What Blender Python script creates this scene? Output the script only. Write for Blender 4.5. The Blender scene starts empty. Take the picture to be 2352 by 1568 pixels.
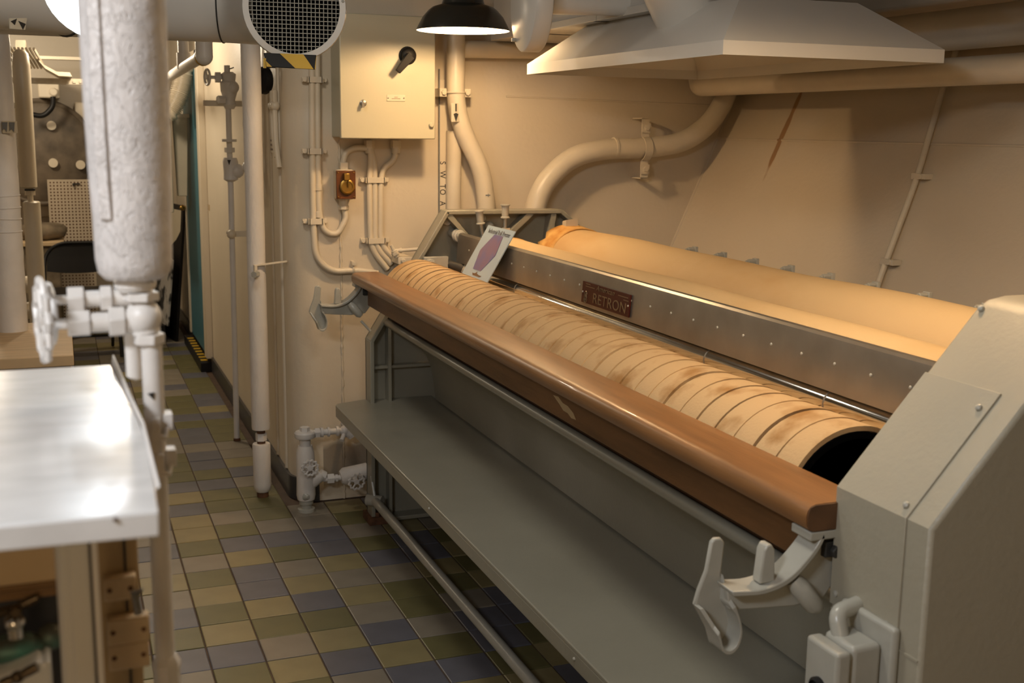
import bpy, bmesh, math, random
from mathutils import Vector, Matrix
random.seed(7)
S = bpy.context.scene
COL = S.collection
PI = math.pi

# ---------------------------------------------------------------- camera
cd = bpy.data.cameras.new('camera'); cam = bpy.data.objects.new('camera', cd); COL.objects.link(cam)
pitch, yaw, roll = 0.18170644, 0.36997001, 0.01238375
fw = Vector((math.sin(yaw)*math.cos(pitch), math.cos(yaw)*math.cos(pitch), -math.sin(pitch)))
rt = Vector((math.cos(yaw), -math.sin(yaw), 0)); up = rt.cross(fw)
r2 = rt*math.cos(roll)+up*math.sin(roll); u2 = -rt*math.sin(roll)+up*math.cos(roll)
m4 = Matrix((r2, u2, -fw)).transposed().to_4x4(); m4.translation = Vector((0, 0, 1.512))
cam.matrix_world = m4
cd.sensor_width = 36; cd.lens = 2664.9/2352*36; cd.clip_start = .05; cd.clip_end = 60
cd.dof.use_dof = True; cd.dof.focus_distance = 3.0; cd.dof.aperture_fstop = 7.5
S.camera = cam
# ---------------------------------------------------------------- world, lamps and fill lights, exposure
w = bpy.data.worlds.new('world'); S.world = w; w.use_nodes = True
w.node_tree.nodes['Background'].inputs[0].default_value = (.9, .75, .6, 1)
w.node_tree.nodes['Background'].inputs[1].default_value = .02
S.view_settings.view_transform = 'Standard'; S.view_settings.look = 'None'
S.view_settings.exposure = -0.75; S.view_settings.gamma = 1; S.view_settings.use_curve_mapping = False
WARM = (1, .665, .335); NEUT = (1, .84, .62); COOL = (.93, .96, 1)
def light(name, kind, loc, energy, col, size=.1, rot=None, target=None, sizey=None, spot=None, blend=.15):
    l = bpy.data.lights.new(name, kind); l.energy = energy; l.color = col
    if kind == 'AREA':
        l.size = size
        if sizey: l.shape = 'RECTANGLE'; l.size_y = sizey
    else: l.shadow_soft_size = size
    if kind == 'SPOT': l.spot_size = spot; l.spot_blend = blend
    o = bpy.data.objects.new(name, l); COL.objects.link(o); o.location = loc
    if target is not None:
        o.rotation_euler = (Vector(target)-Vector(loc)).to_track_quat('-Z', 'Y').to_euler()
    return o
L_PEND = (1.34, 3.9, 1.875)      # bulb of the hanging lamp over the far end of the press
L_NEAR = (1.45, 1.72, 1.897)      # second shaded lamp over the near end, above the frame
FLOOD = (0.087,2.24,1.73)
light('pendant_bulb', 'POINT', L_PEND, 33, WARM, .03)
light('near_lamp_bulb', 'POINT', L_NEAR, 30, WARM, .03)
light('cool_lamp', 'AREA', (-.72, .35, 2.12), 34, COOL, .4, target=(-.15, .95, 1.0), sizey=.2)
light('cool_lamp_aisle', 'AREA', (.62, 1.70, 2.12), 14, (1, .95, .84), .25, target=(.72, 2.2, 0))
light('corner_fill', 'AREA', (.50, 3.62, 2.12), 7, (1, .92, .8), .2, target=(.72, 4.0, 0))  # added fill light, brightens the lower wall by the corner
light('flood_bulb', 'POINT', FLOOD, 3.5, COOL, .03)
light('passage_lamp', 'POINT', (.25, 6.6, 2.02), 42, NEUT, .08)
light('far_room_lamp', 'POINT', (-.5, 7.9, 2.0), 55, NEUT, .1)
light('near_room_fill', 'POINT', (-.45, -1.0, 1.62), 28, (1, .72, .42), .2)  # added fill standing for ambient light from behind the camera

# ---------------------------------------------------------------- materials
def mat(name, col, rough=.5, metal=0, var=.08, scale=6, bump=0, bscale=60, col2=None, lo=.45, hi=.65, spec=.5, coat=0, stretch=None):
    m = bpy.data.materials.new(name); m.use_nodes = True; nt = m.node_tree; N = nt.nodes; L = nt.links
    b = N['Principled BSDF']; b.inputs['Roughness'].default_value = rough; b.inputs['Metallic'].default_value = metal
    b.inputs['Specular IOR Level'].default_value = spec
    if coat: b.inputs['Coat Weight'].default_value = coat
    tc = N.new('ShaderNodeTexCoord'); src = tc.outputs['Object']
    if stretch:
        mp = N.new('ShaderNodeMapping'); mp.inputs['Scale'].default_value = stretch; L.new(src, mp.inputs[0]); src = mp.outputs[0]
    n = N.new('ShaderNodeTexNoise'); n.inputs['Scale'].default_value = scale; n.inputs['Detail'].default_value = 5; L.new(src, n.inputs[0])
    r = N.new('ShaderNodeValToRGB'); L.new(n.outputs[0], r.inputs[0])
    c2 = col2 or tuple(c*(1-var*2) for c in col)
    r.color_ramp.elements[0].position = lo if col2 else .3; r.color_ramp.elements[1].position = hi if col2 else .7
    r.color_ramp.elements[0].color = (*c2, 1); r.color_ramp.elements[1].color = (*col, 1)
    L.new(r.outputs[0], b.inputs['Base Color'])
    if bump:
        n2 = N.new('ShaderNodeTexNoise'); n2.inputs['Scale'].default_value = bscale; n2.inputs['Detail'].default_value = 3; L.new(src, n2.inputs[0])
        bp = N.new('ShaderNodeBump'); bp.inputs['Strength'].default_value = bump; bp.inputs['Distance'].default_value = .004
        L.new(n2.outputs[0], bp.inputs['Height']); L.new(bp.outputs[0], b.inputs['Normal'])
    return m
def emis(name, col, e):
    m = bpy.data.materials.new(name); m.use_nodes = True; b = m.node_tree.nodes['Principled BSDF']
    b.inputs['Base Color'].default_value = (*col, 1); b.inputs['Emission Color'].default_value = (*col, 1); b.inputs['Emission Strength'].default_value = e
    return m
M = {}
M['wall'] = mat('cream_wall_paint', (.66, .575, .45), .38, var=.03, scale=2.5, bump=.25, bscale=45)
M['pipe'] = mat('cream_pipe_paint', (.70, .615, .48), .36, var=.04, scale=8, bump=.2, bscale=40)
M['white'] = mat('white_pipe_paint', (.74, .71, .68), .4, var=.06, scale=10, bump=.35, bscale=35)
M['lagging'] = mat('painted_pipe_lagging', (.72, .68, .64), .5, var=.05, scale=16, bump=.5, bscale=60, stretch=(1, 1, .5))
def crackle(m, sc, strength, colr):
    nt = m.node_tree; N = nt.nodes; L = nt.links; b = N['Principled BSDF']
    tc = N.new('ShaderNodeTexCoord'); mp = N.new('ShaderNodeMapping'); mp.inputs['Scale'].default_value = (1, 1, .45); L.new(tc.outputs['Object'], mp.inputs[0])
    nz = N.new('ShaderNodeTexNoise'); nz.inputs['Scale'].default_value = sc*.6; L.new(mp.outputs[0], nz.inputs[0])
    mx = N.new('ShaderNodeMix'); mx.data_type = 'RGBA'; mx.inputs[0].default_value = .06; L.new(mp.outputs[0], mx.inputs[6]); L.new(nz.outputs[1], mx.inputs[7])
    v = N.new('ShaderNodeTexVoronoi'); v.feature = 'DISTANCE_TO_EDGE'; v.inputs['Scale'].default_value = sc; L.new(mx.outputs[2], v.inputs['Vector'])
    mr = N.new('ShaderNodeMapRange'); mr.inputs[1].default_value = 0; mr.inputs[2].default_value = .06; L.new(v.outputs['Distance'], mr.inputs[0])
    old = b.inputs['Base Color'].links[0].from_socket; m2 = N.new('ShaderNodeMix'); m2.data_type = 'RGBA'
    inv = N.new('ShaderNodeMath'); inv.operation = 'MULTIPLY_ADD'; L.new(mr.outputs[0], inv.inputs[0]); inv.inputs[1].default_value = -.22; inv.inputs[2].default_value = .22
    L.new(inv.outputs[0], m2.inputs[0]); L.new(old, m2.inputs[6]); m2.inputs[7].default_value = (*colr, 1); L.new(m2.outputs[2], b.inputs['Base Color'])
    bp = N.new('ShaderNodeBump'); bp.inputs['Strength'].default_value = strength; bp.inputs['Distance'].default_value = .003; L.new(mr.outputs[0], bp.inputs['Height'])
    pn = b.inputs['Normal'].links[0].from_socket; L.new(pn, bp.inputs['Normal']); L.new(bp.outputs[0], b.inputs['Normal'])
M['cracked'] = mat('cracked_pipe_lagging', (.74, .70, .68), .5, var=.08, scale=22, bump=.5, bscale=70)
crackle(M['cracked'], 95, .45, (.40, .35, .31))
M['duct'] = mat('white_duct_paint', (.66, .64, .60), .32, var=.04, scale=4, bump=.05, bscale=30)
M['green'] = mat('grey_green_machine_paint', (.29, .275, .22), .33, var=.05, scale=5, bump=.12, bscale=70)
M['casing'] = mat('grey_green_casing_paint', (.37, .34, .265), .42, var=.04, scale=5, bump=.18, bscale=80)
M['casting'] = mat('grey_casting_paint', (.42, .41, .36), .3, var=.06, scale=14, bump=.15, bscale=60)
M['cabinet'] = mat('pale_green_cabinet_paint', (.49, .455, .335), .35, var=.02, scale=3, bump=.06, bscale=90)
M['steel'] = mat('dull_steel', (.34, .315, .275), .34, .75, var=.12, scale=9, bump=.05, bscale=50)
M['chrome'] = mat('polished_chrome', (.78, .76, .72), .12, 1, var=.06, scale=20)
M['brass'] = mat('brass', (.50, .31, .08), .35, 1, var=.15, scale=20)
M['wood'] = mat('varnished_brown_wood', (.27, .125, .045), .38, var=.16, scale=5, bump=.08, bscale=30, stretch=(8, .8, 8), coat=.12)
M['woodshade'] = mat('shaded_brown_wood', (.17, .078, .028), .4, var=.2, scale=5, bump=.1, bscale=30, stretch=(6, .8, 6))  # the board's brown, darkened to put the shade under it into the colour
M['endgrain'] = mat('worn_end_grain', (.16, .075, .03), .6, var=.25, scale=20)
M['cloth'] = mat('cream_padding_cloth', (.52, .355, .185), .85, col2=(.32, .175, .065), lo=.29, hi=.46, scale=11, bump=.2, bscale=180, spec=.2)
M['roll'] = mat('cream_roll_cloth', (.61, .44, .235), .85, col2=(.50, .31, .13), lo=.3, hi=.55, scale=3, bump=.12, bscale=200, spec=.2, stretch=(1, .5, 1))
M['scorch'] = mat('scorched_cloth', (.66, .40, .14), .9, col2=(.45, .2, .05), lo=.35, hi=.6, scale=14, bump=.4, bscale=60, spec=.1)
M['seam'] = mat('dark_cloth_seam', (.10, .045, .015), .9, var=.1)
M['black'] = mat('black_paint', (.011, .010, .010), .45, var=.1, spec=.25)
M['gapshade'] = mat('painted_gap_shade', (.004, .004, .004), .9, spec=0, var=.02)  # flat black standing in for shade in gaps and recesses
M['dark'] = mat('near_black_metal', (.03, .03, .028), .6, var=.1)
M['enamel'] = mat('black_lamp_enamel', (.018, .018, .015), .25, var=.05)
M['lampin'] = emis('lit_lamp_interior', (1, .86, .68), 5)
M['coolin'] = emis('lit_cool_lamp_interior', (.88, .95, 1), 5)
M['blue'] = mat('blue_door_paint', (.05, .17, .22), .45, var=.05)
M['base'] = mat('dark_baseboard', (.045, .043, .045), .35, var=.12, scale=8)
M['grout'] = mat('brown_grout', (.10, .062, .04), .8, var=.2, scale=20)
TC = {'y': (.27, .225, .11), 'g': (.145, .132, .055), 't': (.24, .21, .165), 'b': (.125, .125, .15)}
for k, v in TC.items(): M['tile_'+k] = mat('floor_tile_'+{'y': 'ochre', 'g': 'olive', 't': 'tan', 'b': 'slate'}[k], v, .42, var=.1, scale=9, bump=.05, bscale=60)
M['ceil'] = mat('dark_ceiling_paint', (.30, .25, .19), .7, var=.1)
M['tabletop'] = mat('worn_white_sheet_top', (.70, .70, .70), .22, var=.10, scale=14, bump=.04, bscale=14, stretch=(1, 3, 1))
M['tan'] = mat('tan_paint', (.50, .36, .19), .5, var=.1, scale=7)
M['ply'] = mat('pale_plywood', (.62, .45, .26), .6, var=.1, scale=6, stretch=(1, 6, 1))
M['plyedge'] = mat('plywood_edge', (.30, .16, .06), .6, var=.3, scale=6, stretch=(1, 1, 60))
M['verdigris'] = mat('green_corroded_brass', (.08, .25, .22), .5, .4, col2=(.09, .09, .07), scale=22)
M['bronze'] = mat('dark_bronze', (.13, .095, .06), .35, .9, var=.2, scale=20)
M['yellow'] = mat('yellow_tape', (.62, .38, .02), .45, var=.08)
M['paper'] = mat('pale_blue_card', (.42, .52, .60), .25, var=.01)
M['print'] = mat('blue_violet_print', (.12, .13, .32), .3, col2=(.20, .13, .22), scale=14)
M['ship'] = mat('brown_print', (.17, .10, .05), .4, var=.05)
M['ink'] = mat('black_ink', (.02, .018, .016), .6, var=.02)
M['inkgrey'] = mat('grey_ink', (.16, .17, .18), .6, var=.02)
M['plate'] = mat('dark_red_plate', (.06, .010, .007), .4, spec=.25, var=.15, scale=20)
M['platetxt'] = mat('worn_plate_letters', (.22, .17, .10), .4, .5, var=.1)
M['tag'] = mat('pale_tag', (.62, .55, .42), .4, var=.05)
M['rust'] = mat('rust_brown', (.16, .07, .03), .8, var=.3, scale=30)
M['brown'] = mat('brown_bakelite', (.12, .04, .012), .3, var=.15, scale=10)
M['bucket'] = mat('grey_plastic', (.42, .38, .31), .5, var=.04)
M['poster'] = mat('grey_poster_print', (.45, .43, .40), .5, col2=(.04, .04, .04), scale=9, lo=.42, hi=.5)
M['sack'] = mat('brown_sack_cloth', (.27, .21, .14), .9, var=.3, scale=12, bump=.5, bscale=20)
M['mottled'] = mat('mottled_grey_brown_metal', (.17, .13, .09), .6, var=.3, scale=9)
M['peg'] = mat('cream_pegboard', (.58, .49, .37), .5, var=.04)
M['porcelain'] = mat('white_porcelain', (.70, .70, .68), .15, var=.02)

def stain_wall(name, base, spots):
    """painted steel with stains of their own: rust runs and damp patches, given as (centre, axis scale, colour, strength)"""
    m = mat(name, base, .36, var=.03, scale=2.5, bump=.25, bscale=45); nt = m.node_tree; N = nt.nodes; L = nt.links
    b = N['Principled BSDF']; cur = b.inputs['Base Color'].links[0].from_socket
    geo = N.new('ShaderNodeNewGeometry')
    for c, sc, rot, colr, stg in spots:
        sub = N.new('ShaderNodeVectorMath'); sub.operation = 'SUBTRACT'; L.new(geo.outputs['Position'], sub.inputs[0]); sub.inputs[1].default_value = c
        vr = N.new('ShaderNodeVectorRotate'); vr.rotation_type = 'EULER_XYZ'; vr.inputs['Rotation'].default_value = rot; L.new(sub.outputs[0], vr.inputs['Vector'])
        mu = N.new('ShaderNodeVectorMath'); mu.operation = 'MULTIPLY'; L.new(vr.outputs[0], mu.inputs[0]); mu.inputs[1].default_value = tuple(1/s for s in sc)
        nz = N.new('ShaderNodeTexNoise'); nz.inputs['Scale'].default_value = 9; L.new(geo.outputs['Position'], nz.inputs[0])
        ln = N.new('ShaderNodeVectorMath'); ln.operation = 'LENGTH'; L.new(mu.outputs[0], ln.inputs[0])
        ad = N.new('ShaderNodeMath'); ad.operation = 'ADD'; L.new(ln.outputs['Value'], ad.inputs[0])
        nm = N.new('ShaderNodeMath'); nm.operation = 'MULTIPLY_ADD'; L.new(nz.outputs[0], nm.inputs[0]); nm.inputs[1].default_value = .9; nm.inputs[2].default_value = -.45; L.new(nm.outputs[0], ad.inputs[1])
        mr = N.new('ShaderNodeMapRange'); L.new(ad.outputs[0], mr.inputs[0]); mr.inputs[1].default_value = 1.0; mr.inputs[2].default_value = .75; mr.inputs[3].default_value = 0; mr.inputs[4].default_value = stg
        mx = N.new('ShaderNodeMix'); mx.data_type = 'RGBA'; L.new(mr.outputs[0], mx.inputs[0]); L.new(cur, mx.inputs[6]); mx.inputs[7].default_value = (*colr, 1); cur = mx.outputs[2]
    L.new(cur, b.inputs['Base Color'])
    return m
M['backwall'] = stain_wall('stained_bulkhead_paint', (.66, .575, .45), [
    ((.98, 4.537, .15), (.13, 1, .10), (0, 0, 0), (.20, .16, .12), .75),
    ((1.12, 4.537, .17), (.10, 1, .07), (0, 0, 0), (.20, .16, .12), .7)])
M['hull'] = stain_wall('rust_streaked_hull_paint', (.64, .55, .42), [
    ((2.737,4.05,1.498), (1.0, .020, .20), (0, 0, 0), (.30, .13, .03), .8)])

# ---------------------------------------------------------------- mesh helpers
class MB:
    def __init__(s): s.v = []; s.f = []; s.mi = []; s.cur = 0
    def add(s, vs, fs):
        o = len(s.v); s.v += [tuple(v) for v in vs]; s.f += [tuple(i+o for i in f) for f in fs]; s.mi += [s.cur]*len(fs); return s
    def box(s, a, b):
        x0, y0, z0 = [min(a[i], b[i]) for i in range(3)]; x1, y1, z1 = [max(a[i], b[i]) for i in range(3)]
        return s.add([(x0, y0, z0), (x1, y0, z0), (x1, y1, z0), (x0, y1, z0), (x0, y0, z1), (x1, y0, z1), (x1, y1, z1), (x0, y1, z1)],
                     [(3, 2, 1, 0), (4, 5, 6, 7), (0, 1, 5, 4), (1, 2, 6, 5), (2, 3, 7, 6), (3, 0, 4, 7)])
    def cbox(s, c, d): return s.box([c[i]-d[i]/2 for i in range(3)], [c[i]+d[i]/2 for i in range(3)])
    def prism(s, poly, ax, t0, t1):
        """polygon of 2D points extruded along ax ('x','y','z')"""
        def P(p, t): return {'x': (t, p[0], p[1]), 'y': (p[0], t, p[1]), 'z': (p[0], p[1], t)}[ax]
        n = len(poly)
        return s.add([P(p, t0) for p in poly]+[P(p, t1) for p in poly],
                     [tuple(range(n)), tuple(range(2*n-1, n-1, -1))]+[(i, i+n, (i+1) % n+n, (i+1) % n) for i in range(n)])
    def loft(s, rings, closed=True, cap=True):
        n = len(rings[0]); o = []; f = []
        for r in rings: o += r
        for k in range(len(rings)-1):
            for i in range(n if closed else n-1):
                j = (i+1) % n; f.append((k*n+i, k*n+j, (k+1)*n+j, (k+1)*n+i))
        if cap and closed: f += [tuple(range(n-1, -1, -1)), tuple(range((len(rings)-1)*n, len(rings)*n))]
        return s.add(o, f)
    def tube(s, pts, r, seg=14, cap=True):
        pts = [Vector(p) for p in pts]; rs = r if isinstance(r, (list, tuple)) else [r]*len(pts)
        t = (pts[1]-pts[0]).normalized(); u = t.orthogonal().normalized(); rings = []
        for i, p in enumerate(pts):
            if i == 0: d = pts[1]-pts[0]
            elif i == len(pts)-1: d = pts[-1]-pts[-2]
            else: d = (pts[i+1]-p).normalized()+(p-pts[i-1]).normalized()
            d.normalize(); u = (u-d*u.dot(d)).normalized(); v = d.cross(u)
            rings.append([p+(u*math.cos(2*PI*k/seg)+v*math.sin(2*PI*k/seg))*rs[i] for k in range(seg)])
        return s.loft(rings, True, cap)
    def lathe(s, prof, c, axis=(0, 0, 1), seg=24, cap=True):
        """prof: (radius, height) pairs along axis from c"""
        a = Vector(axis).normalized(); c = Vector(c)
        return s.tube2([(c+a*h_, r_) for r_, h_ in prof], a, seg, cap)
    def tube2(s, pr, a, seg, cap):
        u = a.orthogonal().normalized(); v = a.cross(u)
        return s.loft([[p+(u*math.cos(2*PI*k/seg)+v*math.sin(2*PI*k/seg))*max(r, 1e-5) for k in range(seg)] for p, r in pr], True, cap)
    def cyl(s, a, b, r, seg=16, r2=None): return s.tube([a, b], [r, r if r2 is None else r2], seg)
    def torus(s, c, R, r, axis=(0, 0, 1), seg=24, sub=8):
        a = Vector(axis).normalized(); u = a.orthogonal().normalized(); v = a.cross(u); c = Vector(c); rings = []
        for i in range(seg):
            d = u*math.cos(2*PI*i/seg)+v*math.sin(2*PI*i/seg)
            rings.append([c+d*(R+r*math.cos(2*PI*k/sub))+a*r*math.sin(2*PI*k/sub) for k in range(sub)])
        rings.append(rings[0]); return s.loft(rings, True, False)
    def ball(s, c, r, sc=(1, 1, 1), seg=14, rng=8):
        c = Vector(c); rings = []
        for i in range(rng+1):
            t = PI*i/rng; rr = max(math.sin(t), .001)*r
            rings.append([c+Vector((rr*math.cos(2*PI*k/seg)*sc[0], rr*math.sin(2*PI*k/seg)*sc[1], -r*math.cos(t)*sc[2])) for k in range(seg)])
        return s.loft(rings, True, True)
    def hexn(s, a, b, r): return s.cyl(a, b, r, 6)
    def quad(s, a, b, c, d, t, n=None):
        """plate through four corners, thickness t against its normal"""
        a, b, c, d = [Vector(p) for p in (a, b, c, d)]; n = (b-a).cross(d-a).normalized()*t
        return s.add([a, b, c, d, a-n, b-n, c-n, d-n], [(0, 1, 2, 3), (7, 6, 5, 4), (0, 4, 5, 1), (1, 5, 6, 2), (2, 6, 7, 3), (3, 7, 4, 0)])
    def build(s, name, m, parent=None, bevel=0, smooth=True, angle=40, origin=None, bseg=2):
        me = bpy.data.meshes.new(name)
        if parent is not None:
            o0 = wloc(parent)
        elif origin is not None: o0 = Vector(origin)
        else:
            xs = list(zip(*s.v)); o0 = Vector(((min(xs[0])+max(xs[0]))/2, (min(xs[1])+max(xs[1]))/2, min(xs[2])))
        me.from_pydata([tuple(Vector(v)-o0) for v in s.v], [], s.f)
        bm = bmesh.new(); bm.from_mesh(me); bmesh.ops.recalc_face_normals(bm, faces=bm.faces); bm.to_mesh(me); bm.free()
        for k in (m if isinstance(m, list) else [m]): me.materials.append(M[k] if isinstance(k, str) else k)
        if isinstance(m, list): me.polygons.foreach_set('material_index', s.mi)
        if smooth:
            me.polygons.foreach_set('use_smooth', [True]*len(me.polygons)); me.set_sharp_from_angle(angle=math.radians(angle))
        o = bpy.data.objects.new(name, me); COL.objects.link(o)
        if parent is not None: o.parent = parent
        else: o.location = o0
        if bevel:
            b = o.modifiers.new('bevel', 'BEVEL'); b.width = bevel; b.segments = bseg; b.limit_method = 'ANGLE'; b.angle_limit = math.radians(45); b.harden_normals = False
        return o
def wloc(o):
    v = Vector((0, 0, 0))
    while o is not None: v += Vector(o.location); o = o.parent
    return v
def fillet(pts, r, n=6):
    """round the corners of a polyline"""
    pts = [Vector(p) for p in pts]; rr = r if isinstance(r, (list, tuple)) else [r]*len(pts); out = [pts[0]]
    for i in range(1, len(pts)-1):
        p = pts[i]; a = (pts[i-1]-p); b = (pts[i+1]-p); q = min(rr[i], a.length*.49, b.length*.49); a = p+a.normalized()*q; b = p+b.normalized()*q
        for k in range(n+1):
            t = k/n; out.append(a*(1-t)**2+p*2*t*(1-t)+b*t*t)
    return out+[pts[-1]]
def thing(name, label, cat, loc=(0, 0, 0), group=None):
    o = bpy.data.objects.new(name, None); COL.objects.link(o); o.location = loc; o.empty_display_size = .05; return tag(o, label, cat, group)
def tag(o, label, cat, group=None):
    o['label'] = label; o['category'] = cat
    if group: o['group'] = group
    return o
def struct(o, label=None):
    o['kind'] = 'structure'
    if label: o['label'] = label
    return o
def lab(o, t): o['label'] = t; return o
def copy_tree(o, parent=None):
    c = o.copy(); COL.objects.link(c); c.parent = parent
    for ch in list(o.children): copy_tree(ch, c)
    return c
def text(body, size, origin, xdir, ydir, m, parent, name='lettering', depth=.0006, shear=0, align='CENTER', space=1.0, sx=1):
    cu = bpy.data.curves.new('text', 'FONT'); cu.body = body; cu.size = size; cu.extrude = depth; cu.align_x = align; cu.align_y = 'CENTER'; cu.shear = shear; cu.space_character = space
    to = bpy.data.objects.new('text', cu); COL.objects.link(to)
    dg = bpy.context.evaluated_depsgraph_get(); dg.update()
    me = bpy.data.meshes.new_from_object(to.evaluated_get(dg)); bpy.data.objects.remove(to)
    X = Vector(xdir).normalized(); Y = Vector(ydir); Y = (Y-X*Y.dot(X)).normalized(); Z = X.cross(Y)
    mm = Matrix((X*sx, Y, Z)).transposed().to_4x4(); mm.translation = Vector(origin)-wloc(parent); me.transform(mm)
    me.materials.clear(); me.materials.append(M[m])
    o = bpy.data.objects.new(name, me); COL.objects.link(o); o.parent = parent; return o
def clamp_strap(parent, c, ax, half, r, wall_y, name='clamp'):
    """strap over pipes against the back wall with two lugs and bolts; ax = strap direction in x"""
    b = MB(); x, y, z = c
    b.box((x-half, y-r-.004, z-.011), (x+half, y-r, z+.011))
    for s in (-1, 1):
        b.box((x+s*half-.003, y-r-.004, z-.011), (x+s*half+.003, wall_y, z+.011))
        b.box((x+s*half, wall_y-.012, z-.009), (x+s*(half+.022), wall_y, z+.009))
        b.hexn((x+s*(half+.013), wall_y-.02, z), (x+s*(half+.013), wall_y-.01, z), .009)
    return b.build(name, 'pipe', parent)
YB = 4.537

# ================================================================ the setting
TS = .15239; TX0 = .32496; TY0 = 4.3679
fb = MB(); fb.box((-2.2, -1.6, -.12), (3.3, 9.6, -.004))
floor = struct(fb.build('floor', 'grout', origin=(0, 0, 0)), 'deck of ochre, olive, tan and slate tiles with brown grout')
tm = {}
for k in 'ygtb':
    b = MB(); g = .0022; q = TS/2-g; e = .0025
    b.loft([[(-q, -q, -.012), (q, -q, -.012), (q, q, -.012), (-q, q, -.012)], [(-q, -q, -.0015), (q, -q, -.0015), (q, q, -.0015), (-q, q, -.0015)],
            [(-q+e, -q+e, 0), (q-e, -q+e, 0), (q-e, q-e, 0), (-q+e, q-e, 0)]])
    o = b.build('tile', 'tile_'+k, floor, smooth=False); tm[k] = o.data; bpy.data.objects.remove(o)
# columns counted from the grid line TX0, rows j from TY0 towards the camera, read from the photograph
READ = {-1: {-2: 't', -1: 'b', 0: 't', 1: 'b', 2: 't', 3: 'y', 4: 't', 5: 'b', 6: 'g', 7: 'b', 8: 't', 9: 'y'},
        0: {-1: 'y', 0: 'y', 1: 'g', 2: 't', 3: 'g', 4: 'y', 5: 'g', 6: 'y', 7: 'b', 8: 'g', 9: 'b'},
        1: {-1: 't', 0: 'g', 1: 'b', 2: 'y', 3: 'b', 4: 'b', 5: 'y', 6: 'g', 7: 't', 8: 'y', 9: 'g'},
        2: {-1: 'g', 0: 't', 1: 'b', 2: 'g', 3: 't', 4: 'y', 5: 'b', 6: 'g', 7: 'y', 8: 'b', 9: 't'},
        3: {-1: 't', 0: 't', 1: 'b', 2: 'b', 3: 'y', 4: 't', 5: 'y', 6: 't', 7: 'b', 8: 'y', 9: 'b'},
        4: {0: 'g', 1: 't', 2: 'g', 3: 'b', 4: 't', 5: 'g', 6: 'g', 7: 't', 8: 'g', 9: 'b', 10: 'y'}}
def tcol(i, j):
    if i in READ and j in READ[i]: return READ[i][j]
    rr = random.Random(i*131+j*17+5); return rr.choice('yygggttbb')
cells = []
for i in range(-16, 18):
    for j in range(-34, 39):
        x = TX0+TS*(i+.5); y = TY0-TS*(j+.5)
        if x > 2.05 or (y > 4.5 and x > .80): continue
        vis = (x > -.05 and y > 2.3 and x < 1.45 and x/y < .45 and (x-.0)/y > .02) or (y > 5.5 and x > -.1)
        cells.append(((0 if vis else 1, (x-.6)**2*.1+max(0, y)), i, j, x, y))
cells.sort()
stuff = {k: MB() for k in 'ygtb'}
n = 0
for pr, i, j, x, y in cells:
    k = tcol(i, j)
    if pr[0] == 0 and n < 300:
        o = bpy.data.objects.new('tile', tm[k]); COL.objects.link(o); o.parent = floor; o.location = (x, y, random.uniform(-.0008, .0008)); n += 1
    else:
        q = TS/2-.0022
        stuff[k].add([(x-q, y-q, 0), (x+q, y-q, 0), (x+q, y+q, 0), (x-q, y+q, 0), (x-q, y-q, -.012), (x+q, y-q, -.012), (x+q, y+q, -.012), (x-q, y+q, -.012)],
                     [(0, 1, 2, 3), (0, 4, 5, 1), (1, 5, 6, 2), (2, 6, 7, 3), (3, 7, 4, 0)])
fld = MB()
for q, k in enumerate('ygtb'):
    fld.cur = q; fld.add(stuff[k].v, stuff[k].f)
o = fld.build('tile_field', ['tile_'+k for k in 'ygtb'], floor, smooth=False); o['kind'] = 'stuff'

ZC = 2.16
def hx(z): return 2.062+.4476*z
b = MB(); b.box((-2.2, -1.6, ZC), (3.3, 9.6, ZC+.1)); struct(b.build('ceiling', 'ceil'))
# back bulkhead, and the passage wall that turns out of it round a soft corner
b = MB(); b.prism([(.94, 0), (.94, ZC), (3.04, ZC), (hx(0)+.05, 0)], 'y', YB, YB+.10); wall_back = struct(b.build('wall_back', 'backwall'))
arc = [(.94-.115*math.sin(t), YB+.115-.115*math.cos(t)) for t in [PI/2*k/10 for k in range(11)]]
b = MB(); b.prism(arc+[(.825, 9.45), (.94, 9.45), (.94, YB+.115)], 'z', 0, ZC); wall_side = struct(b.build('wall_side', 'wall', angle=30))
b = MB()
b.tube([(1.0245+random.uniform(-.0015, .0015), YB-.001, 1.46*k/150) for k in range(151)], [random.uniform(.003, .007) for k in range(151)], 6); b.build('weld_seam', 'backwall', wall_back, angle=70)
b = MB(); b.tube([(1.72, YB-.001, 1.64), (2.76, YB-.001, 1.62)], .004, 6); b.build('weld_seam', 'wall', wall_back)
# sloping ship's side
hn = Vector((1, 0, -.4476)).normalized()
b = MB(); b.prism([(hx(-.05), -.05), (hx(ZC+.05), ZC+.05), (hx(ZC+.05)+.1, ZC+.05), (hx(-.05)+.1, -.05)], 'y', -1.6, 4.66)
wall_hull = struct(b.build('wall_hull', 'hull', origin=(0, 0, 0)))
for z, nm in ((1.478, 'weld_seam'),):
    b = MB(); b.tube([(hx(z)-.002, -1.5, z), (hx(z)-.002, 4.53, z)], .005, 6); b.build(nm, 'hull', wall_hull)
b = MB(); b.tube([(hx(0), YB-.002, 0), (hx(ZC), YB-.002, ZC)], .007, 6); b.build('corner_weld', 'hull', wall_hull)
b = MB(); b.box((-2.2, 9.3, 0), (.83, 9.4, ZC)); wall_far = struct(b.build('wall_far', 'wall'))
b = MB(); b.box((-2.2, -1.6, 0), (-2.1, 9.4, ZC)); struct(b.build('wall_left', 'wall'))
b = MB(); b.box((-2.2, -1.7, 0), (3.2, -1.6, ZC)); struct(b.build('wall_near', 'wall'))
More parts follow.
